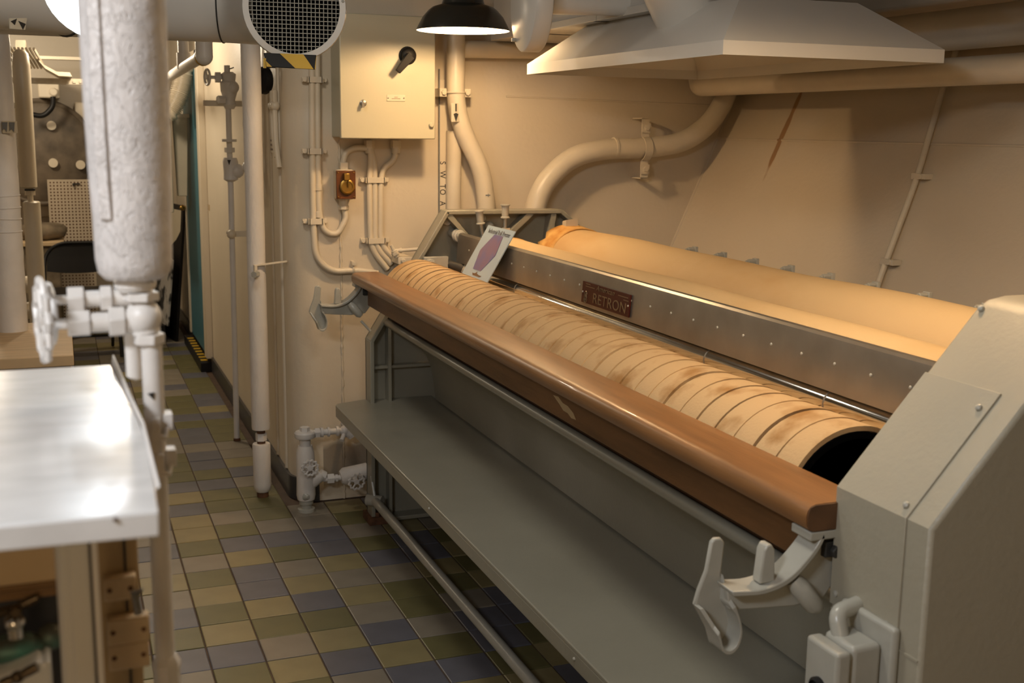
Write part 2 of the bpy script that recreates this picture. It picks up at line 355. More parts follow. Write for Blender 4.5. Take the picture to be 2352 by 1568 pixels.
# baseboard following the passage wall and the corner
bo = [(.94-.127*math.sin(t), YB+.115-.127*math.cos(t)) for t in [PI/2*k/10 for k in range(11)]]
bi = [(.94-.115*math.sin(t), YB+.115-.115*math.cos(t)) for t in [PI/2*k/10 for k in range(11)]]
b = MB(); b.prism(bo[1:]+[(.813, 7.24), (.825, 7.24)]+bi[:0:-1], 'z', 0, .095); struct(b.build('baseboard_side', 'base'))
b = MB(); b.prism([(.813, 8.30), (.813, 9.3), (.825, 9.3), (.825, 8.30)], 'z', 0, .095); struct(b.build('baseboard_far', 'base'))
# vertical stiffener ribs on the passage wall
for k, yy in ((1, 4.93), (2, 4.72)):
    b = MB(); b.tube([(.826, yy, .1), (.826, yy, ZC)], .011, 10); struct(b.build('trim_%d' % k, 'wall'))
# blue door in its cream frame
d = MB(); d.box((.800, 7.36, .085), (.822, 8.23, 1.86)); door = struct(d.build('door_1', 'blue', bevel=.003), 'blue painted door at the end of the passage')
b = MB(); b.cyl((.80, 8.25, .95), (.775, 8.25, .95), .012); b.ball((.768, 8.25, .95), .02); b.build('handle', 'brass', door)
b = MB()
for a, c in (((.785, 7.24, .085), (.826, 7.355, 1.95)), ((.790, 8.235, .085), (.826, 8.29, 1.95)), ((.785, 7.24, 1.865), (.826, 8.29, 1.95))): b.box(a, c)
struct(b.build('trim_3', 'wall', bevel=.004), 'cream frame round the blue door')
b = MB(); b.box((.750, 7.26, 0), (.826, 8.29, .06)); sill = struct(b.build('trim_4', 'black', bevel=.003), 'black door sill with yellow stripes')
for k in range(9):
    b = MB(); y0 = 7.32+k*.10; b.box((.758, y0, .059), (.80, y0+.045, .0615)); b.build('stripe', 'yellow', sill)
# ================================================================ the roll press
press = thing('roll_press', 'long grey-green roll press with a strip-wrapped cloth roll, brown wooden feed board and shelf', 'press', (1.5, 2.78, 0))
def rim_edges(b, poly, y0, y1, t, closed=True):
    n = len(poly); cx = sum(p[0] for p in poly)/n; cz = sum(p[1] for p in poly)/n
    for i in range(n if closed else n-1):
        a = Vector(poly[i]); c = Vector(poly[(i+1) % n]); d = (c-a).normalized(); nn = Vector((-d.y, d.x))
        if nn.dot(Vector((cx, cz))-a) < 0: nn = -nn
        b.prism([tuple(a), tuple(c), tuple(c+nn*t), tuple(a+nn*t)], 'y', y0, y1)
FP = [(1.052, .004), (1.052, .719), (1.353, 1.204), (1.83, 1.201), (1.945, 1.105), (2.04, .95), (2.04, .004)]
b = MB(); b.prism(FP, 'y', 4.25, 4.264); rim_edges(b, FP, 4.185, 4.264, .016)
fr = b.build('end_frame', 'green', press, bevel=.003)
b = MB(); b.box((1.126, 4.20, .02), (1.138, 4.25, .80)); b.box((1.06, 4.21, .606), (1.33, 4.25, .616)); b.build('rib', 'green', fr)
for p in ((1.36, 1.19, 1.47, 1.07), (1.70, 1.19, 1.56, 1.06), (1.795, 1.19, 1.775, 1.03)):
    b = MB(); x0, z0, x1, z1 = p; d = Vector((x1-x0, z1-z0)).normalized(); nx, nz = -d.y*.011, d.x*.011
    b.prism([(x0-nx, z0-nz), (x0+nx, z0+nz), (x1+nx*.5, z1+nz*.5), (x1-nx*.5, z1-nz*.5)], 'y', 4.19, 4.25); b.build('gusset', 'green', fr)
for x, z, r in ((1.372, 1.163, .02), (1.512, 1.168, .018)):
    b = MB(); b.cyl((x, 4.25, z), (x, 4.235, z), r, 18); b.build('boss', 'casting', fr, bevel=.002)
for x in (1.06, 1.99):
    b = MB(); b.box((x-.02, 4.17, 0), (x+.05, 4.28, .03)); b.hexn((x+.015, 4.19, .03), (x+.015, 4.19, .045), .012); b.build('foot', 'rust', fr)
# near gear casing
CP = [(1.05, .006), (1.05, .996), (1.282, 1.255), (1.30, 1.266), (1.33, 1.271), (1.96, 1.271), (2.0, 1.262), (2.10, 1.15), (2.10, .006)]
b = MB(); b.prism(CP, 'y', 1.165, 1.365); cas = b.build('gear_casing', 'casing', press, bevel=.006)
b = MB(); nx, nz = -.0027, .0024
ch = [(1.0475, .815), (1.0475, .997), (1.194, 1.161), (1.198, 1.158), (1.0505, .994), (1.0505, .815)]
b.prism(ch, 'y', 1.212, 1.3645); cv = b.build('cover_plate', 'casing', cas, bevel=.001)
for x, y, z in ((1.172, 1.228, 1.139), (1.058, 1.226, 1.011), (1.278, 1.352, 1.255)):
    b = MB(); n = Vector((-.745, 0, .667)); p = Vector((x, y, z)); b.lathe([(.005, -.004), (.005, .0015), (.003, .0035), (0, .004)], p, n, 12); b.build('screw', 'casting', cas)
for x, y, z in ((1.0475, 1.235, .835), (1.0475, 1.35, .835)):
    b = MB(); b.lathe([(.005, 0), (.005, .002), (0, .004)], (x, y, z), (-1, 0, 0), 10); b.build('screw', 'casting', cas)
b = MB(); b.box((1.0485, 1.170, .806), (1.051, 1.362, .809)); b.build('seam_strip', 'casing', cas)
b = MB(); b.lathe([(.012, 0), (.012, .01), (.006, .016), (0, .017)], (1.34, 1.25, 1.27), (0, 0, 1), 12); b.build('top_screw', 'casting', cas)
# switch box on the casing
b = MB(); b.box((1.036, 1.205, .62), (1.05, 1.325, .84)); sw = b.build('switch_box', 'casting', press, bevel=.006, bseg=3)
b = MB(); b.box((.985, 1.225, .64), (1.036, 1.292, .812)); b.build('box_body', 'casting', sw, bevel=.008, bseg=3)
b = MB(); b.box((.958, 1.222, .645), (.983, 1.295, .808)); b.build('box_cover', 'casting', sw, bevel=.006, bseg=3)
b = MB(); b.lathe([(.017, 0), (.017, .006), (.013, .009), (.013, .004), (.009, .004), (.009, .010), (0, .011)], (.958, 1.258, .742), (-1, 0, 0), 20); lab(b.build('push_button', 'black', sw), 'black round push button')
b = MB(); b.tube(fillet([(1.05, 1.30, .838), (1.0, 1.285, .838), (1.0, 1.27, .80)], .015, 4), .0125, 14); b.build('conduit_stub', 'casting', sw)
# rolls -----------------------------------------------------------------
RC = (1.215, .893); RR = .138
b = MB(); b.cyl((RC[0], 1.56, RC[1]), (RC[0], 4.128, RC[1]), RR-.009, 40); core = b.build('front_roll', 'seam', press)
b = MB(); b.lathe([(RR-.0085, -.02), (RR-.0085, .024), (RR-.02, .024), (RR-.02, .0), (.03, .0), (.03, .10), (0, .10)], (RC[0], 1.56, RC[1]), (0, -1, 0), 40, cap=False); b.build('roll_end', 'gapshade', core, angle=30)  # end recess coloured black in place of its shade
b = MB(); b.cyl((RC[0], 4.12, RC[1]), (RC[0], 4.25, RC[1]), .03, 16); b.build('journal', 'dark', core)
th0, th1 = math.radians(196), math.radians(64.3)
def band_profile(off):
    pr = [(RC[0]+(RR+off)*math.cos(th0+(th1-th0)*k/20), RC[1]+(RR+off)*math.sin(th0+(th1-th0)*k/20)) for k in range(21)]
    e = (1.398, .949+off); a = pr[-1]
    return pr+[(a[0]+(e[0]-a[0])*t, a[1]+(e[1]-a[1])*t) for t in (.25, .5, .75, 1)]
po, pi_ = band_profile(.0011), band_profile(-.0008); pin = band_profile(-.0075)
PITCH = .0662
for k in range(39):
    y0 = 1.535+PITCH*k; jit = random.uniform(-.0015, .0015); ph = random.uniform(0, 6)
    b = MB(); rings = []
    for i in range(len(po)):
        t = i/(len(po)-1); wob = jit+.0022*math.sin(ph+5*t)+.05*max(0, (t-.70))**1.2*3
        g = .0011+.0014*abs(math.sin(ph*1.7+t*3))
        rings.append([(po[i][0], y0+g+wob, po[i][1]), (pi_[i][0], y0+PITCH*.985+wob, pi_[i][1]), (pin[i][0], y0+PITCH+wob, pin[i][1]), (pin[i][0], y0+g+wob, pin[i][1])])
    b.loft(rings); b.build('cloth_band', 'cloth', core, angle=50)
b = MB(); pp = band_profile(-.0085)[18:]
b.loft([[(p[0], y, p[1]) for p in pp]+[(p[0], y, p[1]-.004) for p in pp[::-1]] for y in (1.54, 4.12)]); b.build('under_sheet', 'seam', core)
b = MB(); b.box((1.4035, 1.39, .90), (1.47, 4.16, .9605)); b.build('nip_shade', 'gapshade', press)  # solid black strip painting the shade in the nip
# polished shoe, cold at the far end
b = MB(); b.cyl((1.408, 1.37, .983), (1.408, 4.02, .983), .027, 28); lab(b.build('polished_bar', 'chrome', press), 'polished chrome bar')
for y in (1.86, 2.32, 3.55):
    b = MB(); b.tube([(1.408, y-.002, .983), (1.408, y+.002, .983)], .0278, 28); b.build('bar_joint', 'steel', press)
b = MB(); b.cyl((1.408, 4.02, .983), (1.408, 4.09, .983), .03, 16); b.build('bar_collar', 'casting', press)
b = MB(); b.cyl((1.395, 4.09, .99), (1.33, 4.19, 1.01), .017, 14); b.build('bar_rod', 'dark', press)
b = MB(); b.box((1.25, 4.14, .985), (1.345, 4.16, 1.035)); b.cyl((1.27, 4.14, 1.015), (1.27, 4.11, 1.015), .015, 12); b.hexn((1.27, 4.11, 1.015), (1.27, 4.10, 1.015), .011); b.build('lever_link', 'casting', press, bevel=.002)
# steel chest cover with rivets and name plate
PB, PT = Vector((1.385, 1.012)), Vector((1.392, 1.106))
prof = [tuple(PB), tuple(PT), (1.3945, 1.115), (1.400, 1.120), (1.408, 1.1215), (1.416, 1.119), (1.422, 1.112), (1.424, 1.10), (1.41, 1.10), (1.41, 1.012)]
b = MB(); b.prism(prof, 'y', 1.37, 4.165); chest = b.build('chest_cover', 'steel', press, angle=30)
for k in range(24):
    y = 4.03-.1095*k
    if y < 1.5: break
    b = MB(); b.ball((1.3885, y, 1.068), .0036, (.7, 1, 1), 10, 6); b.build('rivet', 'casting', chest)
b = MB(); b.tube([(1.41, 4.165, 1.105), (1.39, 4.24, 1.115)], [.016, .016], 14); b.torus((1.405, 4.185, 1.105), .018, .007, (0, 1, 0)); b.torus((1.403, 4.20, 1.108), .02, .006, (0, 1, 0)); b.build('cover_pivot', 'casting', chest)
NX = (0, -1, 0); NY = (.0742, 0, .9972); PC = Vector((1.3863, 2.862, 1.0535)); NXv = Vector(NX); NYv = Vector(NY).normalized(); NZv = NXv.cross(NYv)
def onp(u, v, d=.0): p = PC+NXv*u+NYv*v+NZv*d; return tuple(p)
b = MB(); b.quad(onp(-.150, -.030, .004), onp(.150, -.030, .004), onp(.150, .030, .004), onp(-.150, .030, .004), .004); npl = lab(b.build('name_plate', 'plate', chest, smooth=False), 'dark red name plate with worn letters')
text('RETRON', .040, onp(.030, -.0105, .0045), NX, NY, 'platetxt', npl, space=1.08, sx=1.28)
text('American', .020, onp(.0, .021, .0045), NX, NY, 'platetxt', npl, shear=.3, space=1.1, sx=1.35)
b = MB()
for u, v, l in ((-.112, .025, .03), (-.098, .018, .06), (.11, .02, .06), (.128, .012, .03)):
    b.quad(onp(u-l/2, v-.001, .0046), onp(u+l/2, v-.001, .0046), onp(u+l/2, v+.001, .0046), onp(u-l/2, v+.001, .0046), .0005)
for u, v in ((-.122, -.004), (-.122, -.014)): b.torus(onp(u, v, .0045), .0075, .0012, tuple(NZv), 16, 5)
b.tube([onp(-.122, .004, .0045), onp(-.122, -.028, .0045)], .0013, 5); b.tube([onp(-.134, -.018, .0045), onp(-.129, -.027, .0045), onp(-.122, -.029, .0045), onp(-.115, -.027, .0045), onp(-.110, -.018, .0045)], .0013, 5)
b.build('emblem', 'platetxt', npl)['kind'] = 'stuff'
for u in (-.144, .144):
    b = MB(); b.ball(onp(u, 0, .004), .003, seg=8, rng=5); b.build('rivet', 'casting', npl)
def soft_roll(name, c, r, y0, y1, m, seed, amp=.003):
    rn = random.Random(seed); ph = [rn.uniform(0, 6) for _ in range(6)]; b = MB(); rings = []; n = 44; st = 40
    for i in range(st+1):
        y = y0+(y1-y0)*i/st
        rings.append([(c[0]+(r+amp*math.sin(3*a+ph[0]+y*2)*math.sin(y*3+ph[1])+amp*.5*math.sin(y*9+ph[2]))*math.cos(a), y, c[1]+(r+amp*math.sin(3*a+ph[0]+y*2)*math.sin(y*3+ph[1])+amp*.5*math.sin(y*9+ph[2]))*math.sin(a)) for a in [2*PI*k/n for k in range(n)]])
    b.loft(rings); return b.build(name, m, press, angle=60)
mid = soft_roll('middle_roll', (1.535, .995), .1185, 1.37, 4.03, 'roll', 3)
rear = soft_roll('rear_roll', (1.80, 1.021), .126, 1.37, 4.0, 'roll', 8)
for o_, c, r, y0, nm in ((mid, (1.535, .995), .118, 4.03, 'scorched_edge'), (rear, (1.80, 1.021), .126, 4.0, 'frayed_edge')):
    b = MB(); rings = []; rn = random.Random(4)
    for i, t in enumerate((0, .25, .5, .75, 1)):
        rr = r+.004-(.012 if nm == 'scorched_edge' else -.004)*t**2
        rings.append([(c[0]+rr*(1+rn.uniform(-.02, .03)*t)*math.cos(a), y0-.06+t*(.12+rn.uniform(-.03, .02)*(1 if t > .6 else 0)), c[1]+rr*(1+rn.uniform(-.02, .03)*t)*math.sin(a)) for a in [2*PI*k/36 for k in range(36)]])
    b.loft(rings, cap=False); e = b.build(nm, 'scorch', o_, angle=60); sm = e.modifiers.new('thick', 'SOLIDIFY'); sm.thickness = .006
    b = MB(); b.lathe([(r*.8, 0), (r*.8, .03), (.05, .05), (.05, .15), (0, .15)], (c[0], y0, c[1]), (0, 1, 0), 28); b.build('roll_hub', 'green', o_)
    b = MB(); b.loft([[(c[0]-.03+s_*.05, y0+.015, c[1]+r*.86+h_) for s_, h_ in ((0, 0), (1, .012), (1, .05), (0, .045))], [(c[0]-.03+s_*.05, y0+.05, c[1]+r*.8+h_) for s_, h_ in ((0, 0), (1, .012), (1, .05), (0, .045))]]); b.build('clip_plate', 'tag', o_)
# middle hub and grease cups at the far end
b = MB(); b.lathe([(.055, 0), (.055, .03), (.03, .045), (0, .045)], (1.56, 4.25, 1.075), (0, -1, 0), 26); b.ball((1.54, 4.225, 1.14), .018); b.build('bearing_hub', 'casting', press)
for x, z in ((1.462, 1.192), (1.560, 1.213)):
    b = MB(); b.lathe([(.0175, .0), (.0175, .004), (.013, .006), (.0145, .045), (.0185, .047), (.0185, .051), (0, .052)], (x, 4.11, z-.035), (-.12 if x < 1.5 else 0, 0, 1), 16); gc = b.build('grease_cup', 'casting', press)
    b = MB(); q = (x+.03, 4.13, z-.15) if x < 1.5 else (x+.003, 4.12, z-.13)
    b.cyl((x, 4.11, z-.035), q, .006, 10); m_ = [(x*.6+q[0]*.4), 4.115, (z-.035)*.6+q[2]*.4]; b.cyl(m_, (m_[0]+(q[0]-x)*.15, 4.118, m_[2]-.02), .010, 10); b.build('stem', 'casting', gc)
# rear rail, clips and apron
b = MB(); b.box((1.925, 1.37, 1.03), (1.955, 4.18, 1.108)); b.box((1.945, 1.37, .03), (1.955, 4.24, 1.05)); b.build('rear_apron', 'green', press)
for k in range(9):
    y = 3.345-.1785*k-.0012*k*k
    b = MB(); b.box((1.918, y-.012, 1.104), (1.946, y+.012, 1.116)); b.box((1.936, y-.012, 1.11), (1.946, y+.012, 1.136)); b.hexn((1.936, y, 1.126), (1.914, y, 1.126), .009); b.cyl((1.914, y, 1.126), (1.906, y, 1.126), .005, 8); b.build('clip', 'casting', press, bevel=.001)
# feed board, fascia, rail
bp = [(1.10, .932), (1.10, .974), (1.010, .974), (1.002, .971), (.997, .965), (.995, .957), (.996, .944), (1.000, .936), (1.008, .932)]
b = MB(); b.loft([[(p[0], y, p[1]) for p in bp] for y in (1.362, 1.366, 4.235)]+[[(p[0]+(.02 if p[0] < 1.05 else 0), 4.262, p[1]-.002) for p in bp]]); fbd = b.build('feed_board', 'wood', press, angle=35)
b = MB(); b.prism([(x+.001 if x < 1 else x-.001, z+(.001 if z < .95 else -.001)) for x, z in bp], 'y', 1.3595, 1.362); b.build('board_end', 'endgrain', fbd)
b = MB(); b.prism([(1.47, .853), (1.43, .885), (1.43, .934), (4.20, .934), (4.20, .853)], 'x', 1.048, 1.068); lab(b.build('board_fascia', 'woodshade', press, bevel=.002), 'brown fascia board with painted-in shade')
b = MB(); cp = [(2.43, .900), (2.40, .903), (2.375, .894), (2.345, .893), (2.315, .884), (2.30, .872), (2.325, .870), (2.345, .877), (2.37, .877), (2.39, .886)]
b.prism(cp, 'x', 1.0472, 1.0482); b.build('paint_chip', 'tan', press)
b = MB(); b.cyl((1.118, 1.37, .787), (1.118, 4.245, .787), .0145, 16); b.build('guard_rail', 'green', press)
# trough and shelf
tp = [(1.112, .792), (1.135, .774), (1.18, .748), (1.225, .712), (1.26, .668), (1.282, .612), (1.293, .55), (1.30, .485)]
b = MB(); b.loft([[(x, y, z) for x, z in tp]+[(x+.006, y, z-.001) for x, z in tp[::-1]] for y in (1.37, 4.16)]); b.build('trough_back', 'green', press, angle=50)
sp = [(.92, 1.30), (.92, 4.20), (.93, 4.225), (1.04, 4.262), (1.31, 4.245), (1.31, 1.30)]
b = MB(); b.prism(sp, 'z', .468, .479); b.box((.92, 1.30, .434), (.926, 4.20, .470)); b.prism([(.92, 4.20), (.93, 4.225), (.937, 4.222), (.926, 4.199)], 'z', .434, .47); b.prism([(.93, 4.225), (1.04, 4.262), (1.04, 4.255), (.937, 4.222)], 'z', .434, .47); b.build('shelf', 'green', press, bevel=.0025)
for y, z in ((3.0, .456), (2.0, .456), (1.75, .456)):
    b = MB(); b.ball((.9195, y, z), .004, seg=8, rng=5); b.build('shelf_screw', 'casting', press)
# foot rail
b = MB(); b.cyl((1.11, 1.37, .058), (1.060, 4.17, .100), .0175, 20); ft = b.build('foot_rail', 'casting', press)
b = MB(); b.cyl((1.06, 4.16, .10), (1.055, 4.20, .19), .006, 8); b.cyl((1.035, 4.19, .10), (1.085, 4.15, .10), .022, 14); b.cyl((1.06, 4.17, .10), (1.06, 4.25, .10), .01, 10); b.build('rail_hanger', 'casting', ft)
# cast hooks at both ends of the feed board
class HB(MB):
    def build(s, *k, **w):
        s.v = [(x*.965, y-.052, 1.512-(1.512-z)*.965) for x, y, z in s.v]; return MB.build(s, *k, **w)
def hook(dy, dx):
    b = HB()
    near = [(1.064, .909), (1.054, .888), (1.034, .866), (1.012, .846), (.985, .834), (.955, .829), (.905, .834)]
    P = fillet([(x, 0, z) for x, z in near], .03, 3); top = []
    b.loft([[(p.x, 1.412, p.z), (p.x, 1.462, p.z), (p.x+.004, 1.462, p.z-.009), (p.x+.004, 1.412, p.z-.009)] for p in P])
    root = b.build('hook_bracket', 'casting', press, bevel=.002)
    b = HB(); b.prism([(p.x+.003, p.z-.004) for p in P]+[(.915, .795), (.965, .79), (1.03, .785), (1.085, .79), (1.115, .83), (1.115, .905), (1.075, .912)], 'y', 1.431, 1.443); b.build('web', 'casting', root, bevel=.002)
    b = HB(); b.box((1.04, 1.412, .896), (1.10, 1.462, .910)); b.build('mounting_pad', 'casting', root, bevel=.002)
    b = HB(); b.box((1.075, 1.42, .862), (1.10, 1.45, .888)); b.hexn((1.088, 1.415, .875), (1.088, 1.405, .875), .011); b.build('bolt_block', 'dark', root, bevel=.002)
    b = HB(); b.tube([(1.022, 1.425, .832), (1.030, 1.42, .822), (1.056, 1.415, .79), (1.064, 1.412, .782)], [.012, .016, .016, .008], 14); b.build('boss', 'casting', root)
    b = HB(); b.prism([(.962, .832), (.967, .885), (.972, .894), (.980, .895), (.986, .886), (.990, .832)], 'y', 1.425, 1.447); b.build('tab', 'casting', root, bevel=.003)
    b = HB(); b.cyl((.978, 1.44, .83), (.988, 1.44, .86), .006, 8); b.build('tab_web', 'casting', root)
    # spoon: a plate with a raised U-shaped lip
    out = [(.893, .897), (.899, .903), (.910, .902), (.917, .894), (.913, .845), (.917, .808), (.929, .782), (.934, .757), (.927, .735), (.914, .726), (.900, .732), (.892, .758), (.868, .800), (.874, .822), (.886, .852)]
    b = HB(); b.prism(out, 'y', 1.455, 1.464); b.build('spoon', 'casting', root, bevel=.003)
    lip = [(p.x, p.z) for p in fillet([(x, 0, z) for x, z in out[4:13]], .012, 3)]; cx, cz = .905, .80
    b = HB(); rings = []
    for i, p in enumerate(lip):
        d = Vector((cx-p[0], cz-p[1])).normalized()*.007; h_ = .040*min(1, .25+.75*min(i, len(lip)-1-i+1)/3)
        rings.append([(p[0], 1.460, p[1]), (p[0], 1.460-h_, p[1]), (p[0]+d.x, 1.460-h_, p[1]+d.y), (p[0]+d.x, 1.460, p[1]+d.y)])
    b.loft(rings); b.build('spoon_lip', 'casting', root, bevel=.002, angle=50)
    root.location = Vector(root.location)+Vector((dx, dy, 0)); return root
hook(0, 0); hook(2.875, .005)
b = MB(); b.cyl((1.03, 4.235, .79), (1.062, 4.215, .752), .005, 8); b.build('hook_pin', 'casting', press)
# information card leaning on the chest cover
card = thing('information_card', 'pale blue laminated card with violet hexagon print, leaning on the steel cover of the press', 'sign', (1.325, 3.79, .99))
BL, BR = Vector((1.325, 3.925, .9965)), Vector((1.325, 3.66, .9965)); UP = Vector((.078, -.062, .178))
def oc(u, v, d=0):
    n = (BR-BL).cross(UP).normalized(); return tuple(BL+(BR-BL)*u+UP*v+n*d)
b = MB(); b.quad(oc(0, 0), oc(1, 0), oc(1, 1), oc(0, 1), .003); b.build('card', 'paper', card, smooth=False)
b = MB(); hexa = [(.40, .86), (.71, .86), (.80, .50), (.60, .10+.06), (.30, .16), (.20, .52)]
b.loft([[oc(u, v, d) for u, v in hexa] for d in (.0005, .0011)]); b.build('print', 'print', card, smooth=False)
text('Industrial Roll Presser', .0235, oc(.52, .905, .0006), BR-BL, UP, 'inkgrey', card)
b = MB()
shp = [(.36, .09), (.40, .05), (.66, .05), (.72, .08), (.62, .08), (.56, .09), (.52, .10), (.50, .135), (.47, .10), (.42, .085)]
b.loft([[oc(u, v, d) for u, v in shp] for d in (.0005, .0011)]); b.build('ship_print', 'ship', card, smooth=False)
# ================================================================ on the back bulkhead
cab = thing('control_cabinet', 'pale green metal control cabinet with a black rotary handle, high on the back bulkhead', 'cabinet', (1.176, 4.45, 1.466))
b = MB(); b.box((.996, 4.376, 1.470), (1.356, YB+.001, 1.920)); b.build('cabinet_body', 'cabinet', cab, bevel=.004)
b = MB(); b.box((.990, 4.358, 1.466), (1.362, 4.376, 1.924)); cdoor = b.build('door', 'cabinet', cab, bevel=.004)
b = MB(); h0 = (1.251,4.358,1.777); b.lathe([(.034, 0), (.034, .006), (.027, .008), (.027, .03), (.022, .034), (0, .034)], h0, (0, -1, 0), 24)
h1 = (1.201,4.32,1.716); b.loft([[(h0[0]+a*.014, 4.318-dy, h0[2]+c*.014) for a, c, dy in ((-1, .6, 0), (.8, -.9, 0), (.8, -.9, .022), (-1, .6, .022))], [(h1[0]+a*.009, 4.322-dy, h1[2]+c*.009) for a, c, dy in ((-1, .6, 0), (.8, -.9, 0), (.8, -.9, .016), (-1, .6, .016))]])
lab(b.build('rotary_handle', 'black', cdoor, bevel=.002), 'black rotary handle')
b = MB(); k0 = (1.078,4.358,1.598); b.lathe([(.013, 0), (.013, .004), (.009, .006), (.009, .016), (0, .018)], k0, (0, -1, 0), 16); b.box((k0[0]-.010, 4.335, k0[2]-.017), (k0[0]-.001, 4.343, k0[2]-.003)); b.build('key_lock', 'steel', cdoor)
n0 = (1.205,4.358,1.619); b = MB(); b.box((n0[0]-.036, 4.3555, n0[2]-.012), (n0[0]+.036, 4.358, n0[2]+.012)); tg = b.build('label_plate', 'tag', cdoor, bevel=.001)
for s in (-1, 1):
    b = MB(); b.ball((n0[0]+s*.031, 4.3555, n0[2]), .003, seg=8, rng=5); b.build('screw', 'steel', tg)
b = MB(); b.box((n0[0]-.007, 4.355, n0[2]+.0025), (n0[0]+.007, 4.3556, n0[2]+.004)); b.box((n0[0]-.017, 4.355, n0[2]-.003), (n0[0]+.017, 4.3556, n0[2]-.0015)); b.build('print_line', 'brown', tg)
b = MB(); k1 = (1.344,4.358,1.52); b.lathe([(.0095, 0), (.0095, .01), (.007, .013), (0, .013)], k1, (0, -1, 0), 14); b.build('latch_knob', 'cabinet', cdoor)

def tube_thing(name, label, cat, pts, r, m='pipe', fr_=.08, seg=14, group=None, ends=False):
    b = MB(); b.tube(fillet(pts, fr_), r, seg); return tag(b.build(name, m), label, cat, group)
yc = 4.517
# three conduits out of the cabinet
cz = [(1.138,4.517,1.292), (1.161,4.517,1.292), (1.184,4.517,1.292)]
ez = [(1.21,4.517,0.948), (1.226,4.517,0.968), (1.243,4.517,0.984)]
bz = [(1.141,4.517,1.034), (1.16,4.517,1.04), (1.182,4.517,1.047)]
starts = [[(1.143,4.517,1.437), (1.146,4.517,1.386)], [(1.143,4.517,1.437), (1.16,4.517,1.369)], [(1.247,4.517,1.437), (1.243,4.517,1.381), (1.195,4.517,1.352)]]
lbs = ['cream conduit curving down from the cabinet, left one of the strapped three', 'cream conduit in the middle of the strapped three below the cabinet', 'cream conduit with an elbow under the cabinet, right one of the strapped three']
con = []
for k in range(3):
    b = MB(); st = starts[k]; dy = (-.0, .004, 0)[k]
    b.tube(fillet(st+[cz[k], bz[k], ez[k]], [.05]*len(st)+[.04, .1, .05]), .0115, 12)
    con.append(tag(b.build('conduit', 'pipe'), lbs[k], 'conduit', 'conduits on the back bulkhead'))
for (px, c) in ((0, cz[1]), (0, (1.162,4.517,1.064))):
    clamp_strap(con[1], (c[0], yc, c[2]+.012 if c is cz[1] else c[2]), 'x', .036, .0115, YB)
for k, s in ((0, (1.14,4.517,1.44)), (2, (1.247,4.517,1.441))):
    b = MB(); b.hexn((s[0], yc, s[2]-.012), (s[0], yc, s[2]+.018), .021); b.cyl((s[0], yc, s[2]-.032), (s[0], yc, s[2]-.01), .017); b.build('coupling', 'pipe', con[k])
# receptacle with its arched feed and the loop below
out = thing('receptacle_box', 'brown receptacle plate with a round brass cover, between two cream conduits', 'outlet', (1.038,4.49,1.227))
o0 = (1.034,4.47,1.288)
b = MB(); b.box((o0[0]-.035, 4.48, o0[2]-.058), (o0[0]+.035, YB, o0[2]+.058)); b.build('back_box', 'pipe', out, bevel=.008)
b = MB(); b.box((o0[0]-.038, 4.468, o0[2]-.055), (o0[0]+.038, 4.48, o0[2]+.055)); pl = b.build('face_plate', 'brown', out, bevel=.002)
b = MB(); b.lathe([(.030, 0), (.030, .008), (.026, .011), (.021, .011), (.02, .006), (0, .006)], (o0[0]+.003, 4.468, o0[2]-.008), (0, -1, 0), 26); b.build('brass_cover', 'brass', pl)
b = MB(); b.box((o0[0]-.012, 4.445, o0[2]+.018), (o0[0]+.010, 4.468, o0[2]+.045)); b.box((o0[0]+.002, 4.45, o0[2]-.01), (o0[0]+.006, 4.458, o0[2]+.03)); b.build('catch', 'brass', pl, bevel=.002)
for sx in (-1, 1):
    for sz in (-1, 1):
        b = MB(); b.ball((o0[0]+sx*.031, 4.468, o0[2]+sz*.047), .003, seg=8, rng=5); b.build('screw', 'brass', pl)
b = MB(); b.box((o0[0]-.016, 4.495, o0[2]+.056), (o0[0]+.016, 4.53, o0[2]+.085)); b.build('gland', 'pipe', out, bevel=.003)
b = MB(); b.cyl((o0[0], yc, o0[2]-.085), (o0[0], yc, o0[2]-.055), .018, 14); b.hexn((o0[0], yc, o0[2]-.10), (o0[0], yc, o0[2]-.082), .021); b.build('gland', 'pipe', out, bevel=.003)
tube_thing('conduit', 'cream conduit arching from the cabinet over to the brown receptacle', 'conduit', [(o0[0], 4.517, o0[2]+.08), (1.044,4.517,1.411), (1.082,4.517,1.431), (1.139,4.517,1.427)], .012, fr_=.04, group='conduits on the back bulkhead')
c1 = tube_thing('conduit', 'cream conduit looping up from under the receptacle to run beside another', 'conduit', [(o0[0], 4.517, o0[2]-.09), (1.045,4.517,1.157), (1.008,4.517,1.089), (0.956,4.517,1.103), (0.935,4.517,1.175), (0.936,4.517,1.411), (0.941,4.517,1.884)], .0115, fr_=.06, group='conduits on the back bulkhead')
c2 = tube_thing('conduit', 'long cream conduit bending low towards the roll press', 'conduit', [(0.921,4.517,1.883), (0.914,4.517,1.41), (0.912,4.517,1.159), (0.918,4.517,1.005), (0.979,4.517,0.944), (1.085,4.517,0.948), (1.17,4.517,0.931)], .0125, fr_=.09, group='conduits on the back bulkhead')
for c in ((0.929,4.517,1.685), (0.924,4.517,1.415), (0.921,4.517,1.145)): clamp_strap(c2, c, 'x', .026, .0125, YB)
b = MB(); c = (1.069,4.517,0.949); b.torus(c, .0135, .004, (1, 0, 0), 16, 6); b.box((c[0]-.006, 4.51, c[2]+.01), (c[0]+.006, YB, c[2]+.035)); b.hexn((c[0], 4.51, c[2]+.026), (c[0], 4.50, c[2]+.026), .008); b.build('clamp', 'pipe', c2)
